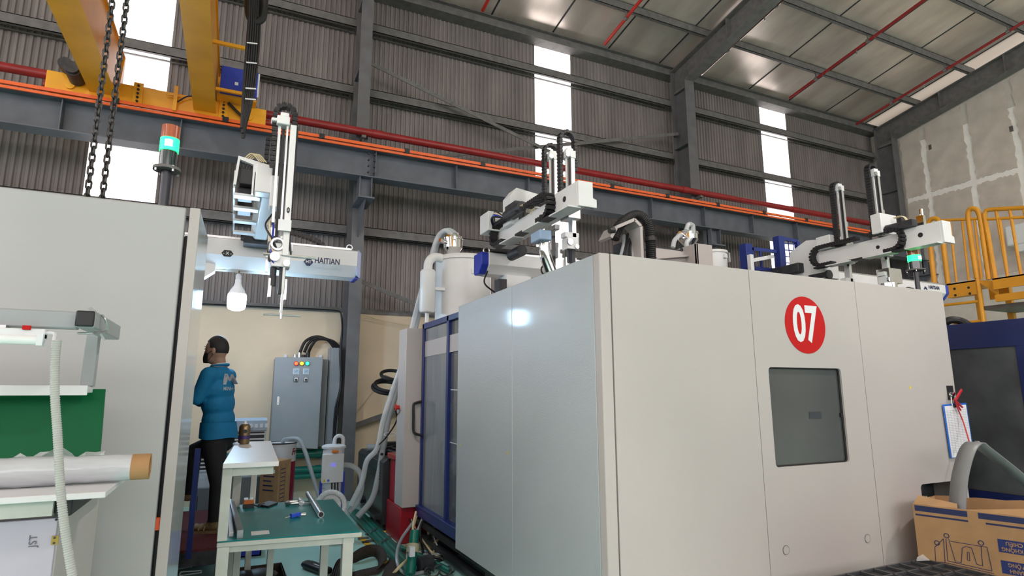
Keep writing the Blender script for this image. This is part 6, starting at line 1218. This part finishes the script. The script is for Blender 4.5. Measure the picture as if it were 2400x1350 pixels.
for (pa0, pb0, lines) in (((2338, 1262), (2405, 1292), ('LỌC KHÔNG', 'I 3 CHIỀU')), ((2346, 1312), (2405, 1342), ('KẺ BÀNH', 'TỰ ĐỘNG'))):
    ua, za_, zb2 = pxu(*pa0), pxz(*pa0), pxz(pa0[0], pb0[1]+ (0)); ub = ua+.17
    blk = strip(ua, ub, zb2, za_, m_blueblk, 'printed_block')
    for i, s_ in enumerate(lines): text('printed_text', s_, .027, m_card, blk, on_face(ua+.085, zb2+(za_-zb2)*(.27+.46*i))+nd*.0016, -fd if fd.cross(Z_).dot(nd) > 0 else fd, -Z_, ext=.0002, off=.0006, sx=.9)
# bent grey strip leaning out of the carton
gs = thing('bent_plastic_strip', 'grey plastic strip bent over like a handle above the open carton', 'strip', (3.9, 2.2, .6))
pth = [at(x, y, Y=2.16) for x, y in ((2243, 1230), (2247, 1140), (2256, 1090), (2268, 1055), (2280, 1040), (2290, 1038), (2302, 1048), (2350, 1085), (2400, 1126), (2450, 1168))]
rb_ = ribbon(pth, [V((0, .045, 0))]*len(pth), .008, M('strip_grey', (.20, .205, .21), .4, var=.1), gs, 'strip'); rb_.modifiers['thick'].offset = 0
ribbon([p+V((0, -.0, .012)) for p in pth[5:]], [V((0, .012, 0))]*5, .004, M('strip_light', (.36, .37, .38), .4), gs, 'strip_rib')
# black grid pallets
zt2 = .5; gx0, gx1, gy1 = 2.55, at(2163, 1309, Z=zt2).x, at(2163, 1309, Z=zt2).y; gy0 = gy1-.85
pg = thing('plastic_pallet', 'black plastic grid pallet stack in front of the machine marked 07', 'pallet', ((gx0+gx1)/2, gy1-.4, 0))
obj('deck', B(gx0, gy0, zt2-.05, gx1, gy1, zt2-.012), m_black, pg); obj('base', MB().box(gx0+.02, gy0+.02, 0, gx1-.02, gy1-.02, zt2-.05), m_black, pg)
n = 9
for i in range(n+1): x = gx0+(gx1-gx0)*i/n; obj('grid_bar', B(x-.006, gy0, zt2-.012, x+.006, gy1, zt2), M('pallet_bar', (.05, .052, .056), .35), pg)
for i in range(9): y = gy0+(gy1-gy0)*i/8; obj('grid_bar', B(gx0, y-.006, zt2-.012, gx1, y+.006, zt2), _M['pallet_bar'], pg)
single('clear_wrap_scrap', MB().add([V((gx1-.09, gy1-.02, zt2+.002)), V((gx1-.02, gy1-.05, zt2+.004)), V((gx1+.005, gy1, zt2+.022)), V((gx1-.05, gy1, zt2+.012))], [(0, 1, 2), (0, 2, 3)]), M('wrap_clear', (.6, .6, .6), .2, alpha=.5), 'scrap of clear wrap at the corner of the black pallet', 'plastic scrap')
